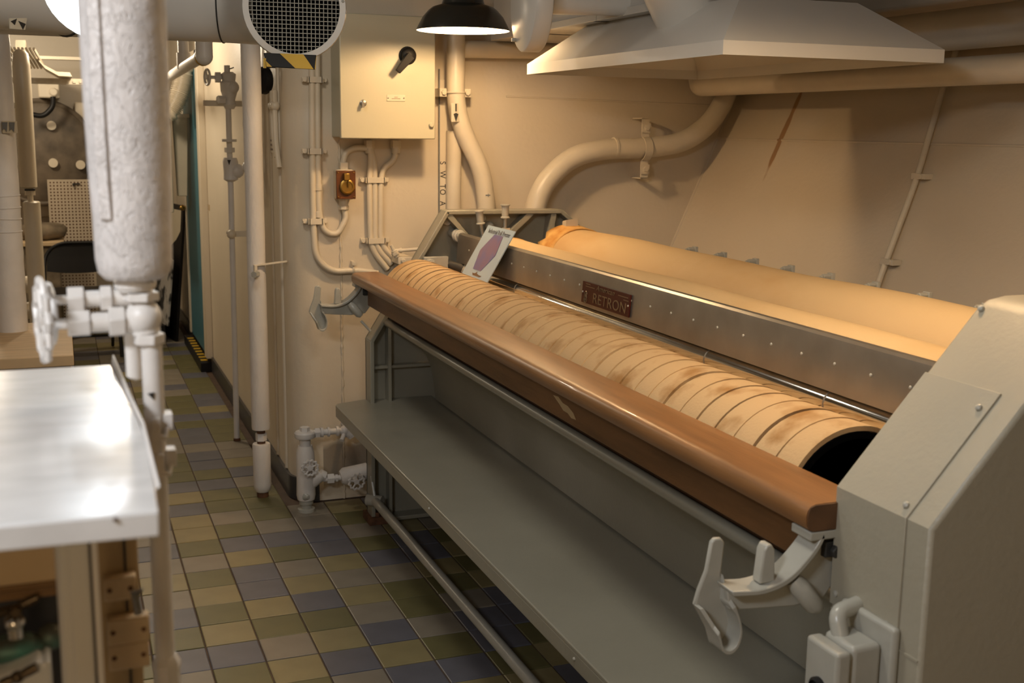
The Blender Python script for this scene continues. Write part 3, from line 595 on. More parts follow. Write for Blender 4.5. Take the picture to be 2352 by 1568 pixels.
for k, (x, z) in enumerate([(c1.location.x, 0)]):
    b = MB()
    for c in ((0.935,4.517,1.277), (0.933,4.517,1.172)): b.cyl((c[0], yc, c[2]-.012), (c[0], yc, c[2]+.012), .0145, 12)
    b.build('coupling', 'pipe', c1)
# big pipe with an arrow, its neighbour, the stencilled strip
yp = 4.455
vp_ = tube_thing('bulkhead_pipe', 'thick cream pipe with a black flow arrow, jogging right behind the press', 'pipe', [(1.477,4.455,2.098), (1.475,4.455,1.564), (1.591,4.455,1.337), (1.609,4.455,1.205), (1.615,4.455,0.938)], .0365, fr_=.11, seg=24)
a0 = (1.465,4.42,1.57)
b = MB(); n = 6; w_ = .5
b.loft([[(a0[0]+.0372*math.sin(-w_+2*w_*k/n)*1.0, yp-.0372*math.cos(-w_+2*w_*k/n), a0[2]+dz) for k in range(n+1)]+[(a0[0]+.0366*math.sin(w_-2*w_*k/n), yp-.0366*math.cos(w_-2*w_*k/n), a0[2]+dz) for k in range(n+1)] for dz in (-.036, .036)]); b.build('arrow_tag', 'tag', vp_, angle=60)
b = MB(); b.box((a0[0]-.003, yp-.0385, a0[2]+.004), (a0[0]+.003, yp-.0370, a0[2]+.034)); b.prism([(a0[0]-.010, a0[2]-.006), (a0[0], a0[2]-.036), (a0[0]+.010, a0[2]-.006), (a0[0], a0[2]-.001)], 'y', yp-.0385, yp-.0366); lab(b.build('arrow', 'ink', vp_), 'black arrow pointing down')
b = MB(); c = (1.473,4.455,1.647)
b.torus(c, .0375, .004, (0, 0, 1), 24, 6)
for s in (-1, 1):
    b.box((c[0]+s*.036, 4.45, c[2]-.016), (c[0]+s*.064, 4.475, c[2]+.016)); b.box((c[0]+s*.05, 4.47, c[2]-.016), (c[0]+s*.064, YB, c[2]+.016)); b.hexn((c[0]+s*.049, 4.45, c[2]), (c[0]+s*.049, 4.438, c[2]), .010)
b.build('clamp', 'pipe', vp_)
b = MB(); c = (1.61,4.42,1.246); b.box((c[0]-.018, 4.418, c[2]-.002), (c[0]+.002, 4.42, c[2]+.002)); b.box((c[0]-.008, 4.417, c[2]-.007), (c[0]-.006, 4.4195, c[2]+.006)); b.build('paint_mark', 'inkgrey', vp_)
tube_thing('bulkhead_pipe', 'straight cream pipe half hidden behind the arrow pipe, beside the stencilled strip', 'pipe', [(1.486,4.505,1.499), (1.484,4.505,1.044)], .031, seg=20)
s0, s1 = (1.447,4.53,1.386), (1.444,4.53,0.989)
stp = thing('stencil_strip', 'narrow cream strip with black stencilled letters running down beside the pipes', 'sign', (s0[0], 4.53, s1[2]))
b = MB(); b.box((s0[0]-.018, 4.524, s1[2]), (s0[0]+.016, YB, 1.70)); b.build('strip', 'pipe', stp, bevel=.002)
b = MB(); b.box((s0[0]-.020, 4.518, s1[2]), (s0[0]-.016, 4.526, 1.74)); b.build('strip_edge', 'inkgrey', stp)
for ch, py in (('S', 374), ('.', 389), ('W', 401), ('.', 415), ('T', 428), ('O', 441), ('A', 467)):
    q = {374: (1.444,4.52,1.371), 389: (1.436,4.52,1.345), 401: (1.444,4.52,1.324), 415: (1.436,4.52,1.299), 428: (1.444,4.52,1.277), 441: (1.444,4.52,1.254), 467: (1.444,4.52,1.208)}[py]
    text(ch, .034, (q[0], 4.5237, q[2]), (0, 0, -1), (1, 0, 0), 'ink', stp, sx=.85)
tube_thing('header_pipe', 'horizontal cream pipe high on the bulkhead behind the hanging lamp', 'pipe', [(1.501,4.47,1.816), (2.151,4.47,1.83), (2.45, 4.47, 1.83)], .034, seg=18)
# elbow pipe
ep = [(1.816,4.45,1.113), (1.819,4.45,1.194), (1.86,4.45,1.292), (1.975,4.45,1.399), (2.133,4.45,1.433), (2.317,4.45,1.434), (2.504,4.45,1.459), (2.635,4.45,1.543), (2.713,4.45,1.67), (2.74,4.45,1.809)]
b = MB(); b.tube([(1.80, 4.45, .75)]+[tuple(p) for p in fillet([(1.81, 4.45, 1.0)]+ep[1:], .12, 5)], .043, 24); el = tag(b.build('elbow_pipe', 'pipe'), 'thick cream pipe rising from the press and sweeping right to the overhead', 'pipe')
b = MB()
for c in ((2.175,4.45,1.435), (2.333,4.45,1.434)): b.cyl((c[0]-.005, 4.45, c[2]), (c[0]+.005, 4.45, c[2]), .0455 if c[0] < 2.2 else .0465, 24)
b.build('pipe_band', 'pipe', el)
b = MB(); c = (2.317,4.45,1.434); r_ = .047
ring = [(c[0], 4.45+r_*math.cos(t), c[2]+r_*math.sin(t)) for t in [PI/2+PI*k/12 for k in range(13)]]
b.loft([[(p[0]-.017, p[1], p[2]), (p[0]+.017, p[1], p[2]), (p[0]+.017, 4.45+(p[1]-4.45)*1.08, c[2]+(p[2]-c[2])*1.08), (p[0]-.017, 4.45+(p[1]-4.45)*1.08, c[2]+(p[2]-c[2])*1.08)] for p in ring])
for s in (-1, 1):
    z0 = c[2]+s*.047; z1 = c[2]+s*.125
    b.box((c[0]-.017, 4.444, z0), (c[0]+.017, 4.449, z1)); b.box((c[0]-.017, 4.444, z1-.002), (c[0]+.017, YB+.001, z1+.003)); b.box((c[0]-.02, 4.436, (z0+z1)/2-.02), (c[0]+.02, 4.444, (z0+z1)/2+.02)); b.hexn((c[0], 4.436, (z0+z1)/2), (c[0], 4.424, (z0+z1)/2), .011)
b.build('pipe_hanger', 'pipe', el)
of = thing('oil_fitting', 'small cream tee fitting and feed tube at the left end frame of the press', 'fitting', (1.216,4.42,1.016))
p0, p1, p2, p3 = [Vector(v) for v in ((1.199,4.42,1.054), (1.223,4.42,1.007), (1.234,4.42,1.032), (1.307,4.4,1.038))]
b = MB(); b.tube([p0, p0.lerp(p1, .45), p0.lerp(p1, .46), p1], [.006, .008, .013, .011], 12); b.cyl(p0.lerp(p1, .5), p2, .009, 10); b.hexn(p0.lerp(p1, .6), p0.lerp(p1, .8), .016); b.build('tee', 'pipe', of)
b = MB(); b.cyl(p2, p3, .007, 10); b.cyl(p2, p2.lerp(p3, .12), .011, 10); b.build('feed_tube', 'pipe', of)
b = MB(); p4 = Vector((1.255,4.42,0.992)); b.box((p4.x-.03, 4.41, p4.z-.014), (p4.x+.03, YB, p4.z+.014)); b.hexn((p4.x-.01, 4.41, p4.z), (p4.x-.01, 4.398, p4.z), .010); b.build('foot_bracket', 'pipe', of, bevel=.002)
# overhead on the right
b = MB(); b.tube(fillet([(2.55, 4.50, 2.1), (2.55, 4.42, 1.70), (2.5, 4.30, 1.693), (2.5, -1.2, 1.693)], [.1, .1, .1, 0]), .042, 20); tag(b.build('overhead_pipe', 'pipe'), 'long cream pipe under the overhead, below and beyond the white hood', 'pipe')
b = MB(); b.cyl((2.70, -1.3, 1.86), (2.70, 4.38, 1.86), .085, 28); od = tag(b.build('overhead_duct', 'duct'), 'wide round duct close to the overhead beyond the hood, topmost on the right', 'duct')
b = MB(); b.box((2.68, 2.90, 1.94), (2.72, 2.94, ZC)); b.build('hanger', 'duct', od)
b = MB(); b.box((2.27, -1.5, 1.86), (2.40, 4.5, ZC)); struct(b.build('trim_5', 'ceil', bevel=.01), 'deck beam under the overhead')
cdt = MB(); hp = [(2.8,3.189,1.737), (2.76,3.173,1.629), (2.645,3.114,1.365), (2.517,3.099,1.09), (2.48,3.087,0.999)]
ht = [(hx(z)-.022, y, z) for y, z in ((3.22, 1.80), (3.195, 1.629), (3.14, 1.364), (3.115, 1.087), (3.10, .95), (3.10, .3))]
cdt.tube(fillet(ht, .06), .0105, 12); hc = tag(cdt.build('conduit', 'pipe'), 'thin cream conduit running down the sloping hull', 'conduit')
for y, z in ((3.142, 1.372), (3.116, 1.095)):
    b = MB(); x = hx(z); b.box((x-.036, y-.014, z-.01), (x-.03, y+.014, z+.01)); b.box((x-.036, y-.05, z-.009), (x+.0, y-.014, z+.009)); b.hexn((x-.04, y-.032, z), (x-.028, y-.032, z), .009); b.build('clamp', 'pipe', hc)
# hood
HZ = 1.693; hx0, hx1, hy0, hy1 = 1.505, 2.17, 2.50, 3.77; tx0, tx1, ty0, ty1, tz = 1.665, 2.03, 2.69, 3.62, 1.855
hood = thing('extraction_hood', 'large white pyramid hood hanging over the rolls of the press', 'hood', ((hx0+hx1)/2, (hy0+hy1)/2, HZ))
b = MB(); t = .004
def ringr(x0, x1, y0, y1, z): return [(x0, y0, z), (x1, y0, z), (x1, y1, z), (x0, y1, z)]
b.loft([ringr(hx0, hx1, hy0, hy1, HZ), ringr(hx0, hx1, hy0, hy1, HZ+.034), ringr(tx0, tx1, ty0, ty1, tz), ringr(tx0+t, tx1-t, ty0+t, ty1-t, tz-t), ringr(hx0+t, hx1-t, hy0+t, hy1-t, HZ+.031), ringr(hx0+t, hx1-t, hy0+t, hy1-t, HZ), ringr(hx0, hx1, hy0, hy1, HZ)], cap=False)
b.add(ringr(tx0, tx1, ty0, ty1, tz-.001), [(0, 1, 2, 3)]); b.build('canopy', 'duct', hood, smooth=False)
b = MB(); b.box((1.62, 2.95, 1.856), (2.0, 4.42, 2.155)); bd = b.build('box_duct', 'duct', hood)
b = MB()
for y in (3.45, 4.0): b.box((1.61, y, 1.85), (2.01, y+.03, 2.155))
b.box((1.612, 2.94, 1.850), (2.008, 4.43, 1.874)); b.build('duct_flange', 'duct', bd, bevel=.002)
b = MB(); b.cyl((1.70, 2.98, 1.80), (1.40, 2.80, 2.15), .1, 32); b.build('round_duct', 'duct', hood)
b = MB(); d0 = Vector((1.31, 3.30, 1.885)); dn = Vector((-.99, .12, 0)).normalized()
b.lathe([(.146, .0), (.15, .004), (.15, .05), (.146, .054), (0, .054)], d0-dn*.045, dn, 40); disc = b.build('inspection_cover', 'duct', hood, angle=50)
b = MB(); b.cyl(d0-dn*.05, (1.63, 3.27, 1.89), .04, 18); b.build('cover_neck', 'duct', disc)
b = MB(); b.cyl(d0+dn*.012+Vector((0, .08, -.11)), d0-dn*.05+Vector((0, .08, -.11)), .006, 8); b.build('cover_bolt', 'casting', disc)
b = MB(); c = d0+dn*.0092; b.box((c.x-.001, c.y-.075, c.z-.085), (c.x, c.y-.035, c.z-.081)); b.build('stuck_tape', 'brown', disc)
# hanging lamp
lp = thing('pendant_lamp', 'black enamel pendant lamp, lit, hanging over the far end of the press', 'lamp', (1.318, 3.9, 1.838))
LC = (1.318, 3.9, 1.838)
op = [(.161, 0), (.160, .004), (.152, .020), (.138, .046), (.118, .068), (.105, .078), (.074, .088), (.070, .10), (.066, .17), (.03, .18)]
b = MB(); b.lathe(op, LC, (0, 0, 1), 48, cap=False); sh = b.build('lamp_shade', 'enamel', lp, angle=50)
ip = [(.159, .001), (.150, .019), (.136, .044), (.116, .066), (.103, .075), (.06, .08), (0, .08)]
b = MB(); b.lathe(ip, LC, (0, 0, 1), 48, cap=False); lab(b.build('lit_reflector', 'lampin', sh, angle=50), 'glowing white reflector')
b = MB(); b.cyl((LC[0], LC[1], 2.01), (LC[0], LC[1], ZC), .012, 12); b.build('stem', 'black', lp)
b = MB(); b.ball((L_PEND[0], L_PEND[1], L_PEND[2]+.03), .02); b.build('bulb', 'lampin', lp)
lp2 = copy_tree(lp); lp2.location = (1.428, 1.72, 1.86); lp2['label'] = 'black enamel pendant lamp, lit, hanging over the near end of the press'
lp['group'] = lp2['group'] = 'pendant lamps over the press'
# ================================================================ passage wall
def wheel(b_parent, c, axis, R, r=.006, spokes=4, m='white', name='handwheel', lobes=0):
    a = Vector(axis).normalized(); u = a.orthogonal().normalized(); v = a.cross(u); c = Vector(c); b = MB()
    if lobes:
        rings = []
        for i in range(lobes*4+1):
            t = 2*PI*i/(lobes*4); RR = R*(1+.09*math.cos(lobes*t)); d = u*math.cos(t)+v*math.sin(t)
            rings.append([c+d*(RR+r*math.cos(2*PI*k/6))+a*r*math.sin(2*PI*k/6) for k in range(6)])
        b.loft(rings, True, False)
    else: b.torus(c, R, r, tuple(a), 28, 8)
    for k in range(spokes):
        d = u*math.cos(2*PI*k/spokes+.4)+v*math.sin(2*PI*k/spokes+.4); b.cyl(c, c+d*R, r*.7, 6)
    b.cyl(c-a*r, c+a*r*1.4, R*.28, 12); return b.build(name, m, b_parent)
lag = thing('lagged_pipe', 'thick lagged cream pipe with a bare coupling near the floor, before the passage wall', 'pipe', (.712, 4.67, 0))
X = .712; Y = 4.67
zb = [(0.699,4.67,0.288)[2], (0.703,4.67,0.227)[2], (0.703,4.67,0.022)[2]]
b = MB(); b.lathe([(.036, zb[0]), (.0375, zb[0]+.01), (.0365, 1.0), (.0365, 1.5), (.038, 1.6), (.038, ZC)], (X, Y, 0), seg=24); b.build('lagging', 'lagging', lag)
b = MB(); b.lathe([(.026, zb[2]), (.034, zb[2]+.012), (.0365, zb[2]+.03), (.0355, zb[2]+.09), (.0365, zb[1]-.006), (.034, zb[1])], (X, Y, 0), seg=24); b.build('lagging', 'lagging', lag)
b = MB(); b.cyl((X, Y, 0), (X, Y, zb[0]+.02), .017, 16); b.cyl((X, Y, 0), (X, Y, .02), .024, 12); b.build('bare_pipe', 'rust', lag)
b = MB(); b.hexn((X, Y, zb[1]+.012), (X, Y, zb[0]-.018), .023); b.build('coupling', 'white', lag)
e0 = (0.701,4.62,0.962); e1 = (0.826,4.616,0.976)
b = MB(); b.quad((e0[0], e0[1], e0[2]), (e1[0], e1[1], e1[2]), (e1[0], e1[1], e1[2]+.006), (e0[0], e0[1], e0[2]+.006), .02); b.box((e0[0]-.006, e0[1]-.008, e0[2]-.045), (e0[0]+.006, e0[1]+.02, e0[2]+.006)); b.build('wall_bracket', 'pipe', lag, bevel=.001)
b = MB(); b.hexn((e0[0]+.004, e0[1]-.012, e0[2]-.028), (e0[0]-.012, e0[1]-.03, e0[2]-.028), .014); b.build('bracket_bolt', 'casting', lag)
# thin pipe with a valve train
X = .742; Y = 5.58
tp_ = thing('valve_pipe', 'thin grey pipe with valves at its top standing on the deck beside the passage wall', 'pipe', (X, Y, 0))
b = MB(); b.tube([(X-.008, Y, .012), (X-.004, Y, .6), (X, Y, 1.2), (X, Y, 1.78)], .0135, 14); b.build('riser', 'white', tp_)
b = MB(); b.lathe([(.017, 0), (.017, .012), (.0135, .014)], (X-.008, Y, 0), seg=12); b.build('foot', 'rust', tp_)
za, zbv = (0.739,5.58,1.751)[2], (0.734,5.58,1.603)[2]
b = MB(); b.lathe([(.02, zbv-.02), (.032, zbv), (.026, zbv+.02), (.038, zbv+.06), (.04, za-.05), (.03, za-.04), (.034, za-.01), (.02, za)], (X+.006, Y, 0), seg=20); b.ball((X+.02, Y-.02, za-.07), .03); b.hexn((X-.02, Y-.02, zbv+.02), (X-.05, Y-.03, zbv+.02), .02); b.build('valve_body', 'white', tp_)
b = MB(); zz = (0.656,5.58,1.725)[2]; b.cyl((X, Y, zz), (X-.09, Y, zz), .008, 8); b.hexn((X-.03, Y, zz), (X-.055, Y, zz), .024); b.build('stem', 'white', tp_)
wheel(tp_, (X-.09, Y, zz), (1, .25, 0), .034, .006, 4)
b = MB(); b.tube([(X+.006, Y, za), (X+.008, Y-.006, za+.012), (X+.03, Y-.01, za+.02)], .003, 6); b.tube([(X+.006, Y, za), (X+.003, Y, za+.03)], .003, 6); b.build('wire_tie', 'dark', tp_)
q0, q1 = (0.629,5.58,1.607), (0.814,5.58,1.611)
b = MB(); b.box((q0[0], Y-.012, q0[2]-.012), (.826, Y-.004, q0[2]+.014)); b.cyl((q0[0]+.008, Y-.02, q0[2]), (q0[0]+.008, Y-.01, q0[2]), .006, 8); b.build('wall_bracket', 'pipe', tp_, bevel=.002)
z1, z2 = (0.743,5.58,1.441)[2], (0.753,5.58,1.395)[2]
b = MB(); b.cyl((X, Y, z1-.007), (X, Y, z1+.005), .034, 18); b.hexn((X, Y, z2-.01), (X, Y, z2+.012), .024); b.build('flange', 'white', tp_)
z3, z4 = (0.752,5.58,1.361)[2], (0.749,5.58,1.26)[2]
b = MB(); b.lathe([(.016, z4-.01), (.034, z4), (.032, z4+.03), (.036, z3-.02), (.03, z3)], (X+.002, Y, 0), seg=18); b.ball((X+.03, Y-.01, (z3+z4)/2-.01), .034); b.build('strainer', 'white', tp_)
b = MB(); zc_ = (0.725,5.58,1.006)[2]; b.ball((X-.006, Y-.014, zc_), .022); b.box((X, Y-.006, zc_-.014), (.826, Y, zc_+.014)); b.cyl((X-.03, Y-.02, zc_+.01), (X-.01, Y-.02, zc_+.006), .006, 8); b.build('clamp', 'pipe', tp_)
b = MB(); q = (0.733,5.54,1.344); b.prism([(q[0]-.008, q[2]+.008), (q[0]+.008, q[2]+.008), (q[0], q[2]-.016)], 'y', q[1], q[1]+.003); b.build('arrow', 'ink', tp_)
# second valve riser half hidden behind the lagged pipe
hr = thing('side_riser', 'slim riser with fittings glimpsed between the thin grey pipe and the lagged pipe', 'pipe', (.77, 5.2, 0))
b = MB(); b.tube([(.772, 5.2, 1.25), (.772, 5.2, ZC)], .012, 10); b.hexn((.772, 5.2, 1.50), (.772, 5.2, 1.53), .022); b.hexn((.772, 5.2, 1.42), (.772, 5.2, 1.445), .02); b.ball((.772, 5.2, 1.33), .03); b.cyl((.772, 5.2, 1.62), (.772, 5.2, 1.70), .02, 12); b.tube([(.772, 5.2, 1.26), (.80, 5.2, 1.22), (.83, 5.2, 1.22)], .012, 8); b.build('riser', 'white', hr)
bell = thing('alarm_bell', 'black round alarm bell on the passage wall behind the lagged pipe', 'bell', (0.8,4.903,1.691))
g = (0.78,4.78,1.687)
b = MB(); b.lathe([(.05, 0), (.055, .01), (.052, .03), (.03, .045), (0, .05)], (.792, g[1], g[2]), (-1, -.35, 0), 26); b.build('gong', 'black', bell)
b = MB(); b.box((.79, g[1]-.03, g[2]+.05), (.826, g[1]+.02, g[2]+.10)); b.cyl((.81, g[1], g[2]+.1), (.81, g[1], ZC), .01, 8); b.build('mount', 'dark', bell)
for k, (dx, l, m) in enumerate(((0, .30, 'pipe'), (.012, .34, 'pipe'))):
    b = MB(); b.tube(fillet([(.805, g[1]-.03-.05*k, g[2]-.04), (.806, g[1]-.03-.05*k, g[2]-l*.7), (.812, g[1]-.06-.05*k, g[2]-l)], .05), .011, 8); b.ball((.806, g[1]-.03-.05*k, g[2]-.10), .02); b.build('cable', m, bell)
sg = (0.823,4.9,1.43); b = MB(); b.box((.822, sg[1]-.05, sg[2]-.03), (.8255, sg[1]+.06, sg[2]+.035)); nt_ = tag(b.build('wall_notice', 'tag'), 'small cream notice with faded red print on the passage wall', 'sign')
b = MB()
for k in range(3): b.box((.8212, sg[1]-.035, sg[2]-.02+.018*k), (.8222, sg[1]+.035, sg[2]-.012+.018*k))
b.build('faded_print', 'brown', nt_)
wm = (0.823,7.224,1.023); b = MB()
for dy in (.02, -.03, -.06): b.box((.8235, wm[1]+dy-.008, wm[2]-.02), (.8252, wm[1]+dy+.008, wm[2]+.015))
b.build('rust_mark', 'tan', wall_side)
# drain manifold at the bulkhead corner
mf = thing('drain_manifold', 'cream lagged drain manifold with two small handwheels at the foot of the bulkhead', 'valve', (.845, 4.42, 0))
X = .845; Y = 4.425
b = MB(); b.lathe([(.0, .045), (.034, .05), (.038, .07), (.036, .13), (.037, .20), (.035, .245), (.028, .27), (.02, .27)], (X, Y, 0), seg=22); b.build('body', 'lagging', mf)
b = MB(); b.lathe([(.034, 0), (.034, .012), (.022, .014), (.022, .03), (.028, .032), (.028, .05)], (X, Y, 0), seg=20); b.build('foot_flange', 'casting', mf)
b = MB(); b.lathe([(.022, .255), (.022, .30), (.038, .302), (.041, .308), (.041, .322), (.036, .328), (.0, .330)], (X, Y, 0), seg=28); b.hexn((X, Y, .328), (X, Y, .345), .02); b.build('cap', 'white', mf, angle=28)
b = MB(); zt = .318; b.cyl((X+.03, Y, zt), (X+.16, Y, zt), .0125, 14); b.hexn((X+.04, Y, zt), (X+.058, Y, zt), .021); b.cyl((X+.062, Y, zt), (X+.072, Y, zt), .019, 14); b.cyl((X+.09, Y, zt), (X+.098, Y, zt), .019, 14); b.cyl((X+.125, Y, zt), (X+.135, Y, zt), .02, 14); b.ball((X+.16, Y, zt), .021)
b.cyl((X+.16, Y, zt), (X+.185, Y, zt-.02), .019, 14); b.cyl((X+.155, Y-.01, zt-.012), (X+.14, Y-.03, zt-.032), .009, 10); b.hexn((X+.185, Y, zt-.02), (X+.19, Y, zt-.026), .02); b.cyl((X+.18, Y, zt), (X+.18, YB, zt), .012, 10); b.build('drain_elbow', 'white', mf)
wheel(mf, (X+.006, Y-.062, .195), (0, 1, .1), .030, .005, 5, 'white', lobes=12)
b = MB(); b.cyl((X+.006, Y-.03, .197), (X+.006, Y-.066, .195), .012, 12); b.hexn((X+.006, Y-.035, .197), (X+.006, Y-.045, .197), .02); b.build('stem', 'white', mf)
b = MB(); b.tube([(X+.01, Y, .11), (X+.06, Y, .15)], [.028, .030], 18); b.build('branch', 'lagging', mf)
b = MB(); b.tube([(X+.055, Y, .146), (X+.075, Y, .135)], [.022, .022], 14); b.cyl((X+.07, Y, .125), (X+.16, Y, .125), .011, 12); b.hexn((X+.085, Y, .125), (X+.112, Y, .125), .021); b.hexn((X+.118, Y, .125), (X+.128, Y, .125), .016); b.build('union', 'white', mf)
b = MB(); b.tube([(X+.14, Y, .125), (X+.155, Y, .128), (X+.25, Y, .14)], [.026, .036, .036], 20); b.build('side_valve_body', 'lagging', mf)
wheel(mf, (X+.19, Y-.066, .122), (0, 1, 0), .030, .005, 5, 'white', lobes=12)
b = MB(); b.cyl((X+.19, Y-.03, .124), (X+.19, Y-.07, .122), .011, 12); b.build('side_stem', 'white', mf)
b = MB(); b.tube([(X-.005, Y-.03, .07), (X+.0, Y-.045, .07)], [.018, .006], 12); b.build('drain_plug', 'casting', mf)

# ================================================================ overhead on the left
vd = thing('vent_duct', 'round white ventilation duct ending in a large mesh grille over the aisle', 'duct', (.5, 3.2, 1.85))
dp = fillet([(-.35, 3.34, 1.845), (.52, 3.34, 1.845), (.577, 3.045, 1.814)], [0, .22, 0], 8)
b = MB(); b.tube(dp, .112, 40, cap=False); b.build('duct_tube', 'duct', vd)
for k in (3,):
    b = MB(); p = dp[k]; d = (dp[k+1]-dp[k-1]).normalized(); b.torus(p, .1122, .0022, tuple(d), 40, 6); b.build('duct_seam', 'dark', vd)
gc = Vector((0.569,3,1.802)); gn = Vector((-.14, -.985, -.06)).normalized(); gu = Vector((1, 0, 0)); gu = (gu-gn*gu.dot(gn)).normalized(); gv = gu.cross(gn)*-1
if gv.z < 0: gv = -gv
b = MB(); b.lathe([(.112, -.05), (.127, -.02), (.1295, 0), (.127, .006), (.112, .006), (.112, -.01)], gc, gn, 48, cap=False); rimo = b.build('grille_rim', 'duct', vd, angle=50)
b = MB(); b.lathe([(.1125, -.03), (0, -.031)], gc, gn, 40, cap=False); b.build('throat_shade', 'gapshade', vd)  # black disc painting the shade inside the duct mouth
b = MB(); st = .0103
for k in range(-10, 11):
    hl = math.sqrt(max(0, .112**2-(k*st)**2))
    if hl < .01: continue
    for (p, q, off) in ((gu*k*st-gv*hl, gu*k*st+gv*hl, 0), (gv*k*st-gu*hl, gv*k*st+gu*hl, .0012)):
        b.tube([gc+p+gn*off, gc+q+gn*off], .0011, 5, False)
mo = b.build('mesh_screen', 'casting', rimo); mo['kind'] = 'stuff'
b = MB(); b.ball(gc+gu*.12+gv*.02+gn*.006, .004, seg=8, rng=5); b.ball(gc-gu*.12+gv*.02+gn*.006, .004, seg=8, rng=5); b.build('screw', 'casting', rimo)
wp = [Vector((0.488,2.99,1.689)), Vector((0.62,2.99,1.688)), Vector((0.615,2.98,1.652)), Vector((0.493,2.98,1.655))]
def wq(u, v): return tuple((wp[3]*(1-u)+wp[2]*u)*(1-v)+(wp[0]*(1-u)+wp[1]*u)*v)
b = MB(); b.quad(wq(0, 0), wq(1, 0), wq(1, 1), wq(0, 1), .004); hz = lab(b.build('hazard_plate', 'black', vd, bevel=.001), 'black plate with yellow diagonal stripes')
def wo(u, v): p = Vector(wq(u, v)); p.y -= .0007; return tuple(p)
for pts in (((.58, 0), (.96, 0), (.75, 1), (.30, 1)), ((-.0, 0), (.11, 0), (.0, .45), (-.0, .4))):
    b = MB(); b.quad(*[wo(u, v) for u, v in pts], .0006); b.build('yellow_stripe', 'yellow', hz, smooth=False)
b = MB(); b.quad(wo(.985, 0), wo(1, 0), wo(1, 1), wo(.985, .25), .0006); b.build('yellow_edge', 'yellow', hz, smooth=False)
b = MB(); q0 = Vector(wq(.0, .25)); b.box((q0.x-.006, q0.y+.002, q0.z-.012), (q0.x+.001, q0.y+.006, q0.z+.012)); b.build('hook', 'yellow', hz)
ld = thing('duct_section', 'white round duct length at the far left overhead with black arrow stickers', 'duct', (-.2, 2.85, 1.82))
b = MB(); b.tube([(-.60, 2.62, 1.832), (.035, 3.0, 1.818)], .105, 36); b.build('duct_tube', 'duct', ld)
b = MB(); dd = Vector((.635, .38, -.014)).normalized(); b.torus((.035, 3.0, 1.818), .105, .004, tuple(dd), 36, 6); b.build('duct_seam', 'dark', ld)
c = Vector((-.105, 2.80, 1.74))
tq = [(-0.083,2.79,1.731), (-0.049,2.82,1.735), (-0.054,2.82,1.71), (-0.083,2.79,1.709)]
b = MB(); b.quad(tq[3], tq[2], tq[1], tq[0], .003); b.build('sticker', 'tag', ld, smooth=False)
for tri in (((.05, .7), (.42, .95), (.3, .35)), ((.5, .75), (.98, .5), (.85, .0))):
    b = MB()
    def tqp(u, v): p = (Vector(tq[3])*(1-u)+Vector(tq[2])*u)*(1-v)+(Vector(tq[0])*(1-u)+Vector(tq[1])*u)*v; p.y -= .002; return tuple(p)
    ps = [tqp(*q) for q in tri]; b.loft([ps, [(p[0], p[1]+.001, p[2]) for p in ps]]); b.build('arrow', 'ink', ld, smooth=False)
# cool lamp, tilted
cl = thing('flood_lamp', 'bright white tilted lamp shade at the top left behind the big lagged pipe', 'lamp', (.1, 2.32, 1.80))
lc = Vector((0.09,2.3,1.748)); ln_ = Vector((.12, .82, .55)).normalized()
b = MB(); b.lathe([(.104, 0), (.100, .014), (.086, .035), (.056, .055), (.037, .06), (.035, .10), (0, .105)], lc, ln_, 36, cap=False); csh = b.build('lamp_shade', 'casting', cl, angle=50)
b = MB(); b.lathe([(.1035, .0005), (.0985, .013), (.0845, .033), (.05, .05), (0, .052)], lc, ln_, 36, cap=False); b.build('lit_reflector', 'coolin', csh, angle=50)
b = MB(); q = lc+ln_*.10; b.cyl(q, (q.x, q.y, ZC), .01, 10); b.build('stem', 'casting', cl)
# drain pipes under the overhead
dpz = 1.785
dr = thing('drain_pipe', 'white overhead drain pipe with a yellow and black band at its elbow', 'pipe', (.57, 5.0, dpz))
b = MB(); b.tube(fillet([(.575, 5.0, ZC), (.575, 5.0, 1.79), (.60, 7.2, 1.765)], .03), .026, 16); b.build('pipe_run', 'white', dr)
b = MB(); b.cyl((.575, 5.0, 1.78), (.575, 5.0, 1.86), .035, 18); b.cyl((.575, 5.0, 1.855), (.575, 5.0, 1.87), .038, 18); b.ball((.575, 5.0, 1.785), .0355); b.build('elbow_fitting', 'white', dr)
b = MB(); b.cyl((.5755, 5.028, 1.785), (.5755, 5.045, 1.785), .0365, 18); lab(b.build('colour_band', 'yellow', dr), 'yellow band')
b = MB(); b.cyl((.5757, 5.046, 1.785), (.576, 5.062, 1.785), .0365, 18); lab(b.build('colour_band', 'black', dr), 'black band')
b = MB(); b.cyl((.587, 5.95, 1.775), (.587, 5.95, 1.85), .033, 16); b.cyl((.587, 5.95, 1.85), (.587, 5.95, ZC), .026, 14); b.build('branch', 'white', dr)

# ================================================================ foreground left: lagged valve pipe and the white-topped machine
fv = thing('lagged_valve_pipe', 'big white cracked-lagging pipe with two valves below it, close at the left', 'pipe', (.062, 1.1, .02))
b = MB(); pr = []
for z, r in ((1.372, .012), (1.374, .026), (1.380, .0315), (1.392, .0335), (1.43, .034), (1.47, .0355), (1.52, .0365), (1.6, .037), (1.8, .0365), (ZC, .0365)): pr.append((r, z))
b.lathe(pr, (.0585, 1.1, 0), seg=40); lgo = b.build('lagging', 'cracked', fv, angle=60)
b = MB(); rings = []
for z, o in ((1.43, .0), (1.46, .002), (1.55, .003), (1.8, .003), (ZC, .002)):
    rings.append([(.0585+(.0355+o+dr_)*math.cos(a), 1.1+(.0355+o+dr_)*math.sin(a), z) for a, dr_ in ((math.radians(216), .001), (math.radians(226), .004), (math.radians(238), .0015), (math.radians(238), -.004), (math.radians(216), -.004))])
b.loft(rings); b.build('lagging_flap', 'cracked', fv)
PX, PY = .062, 1.1
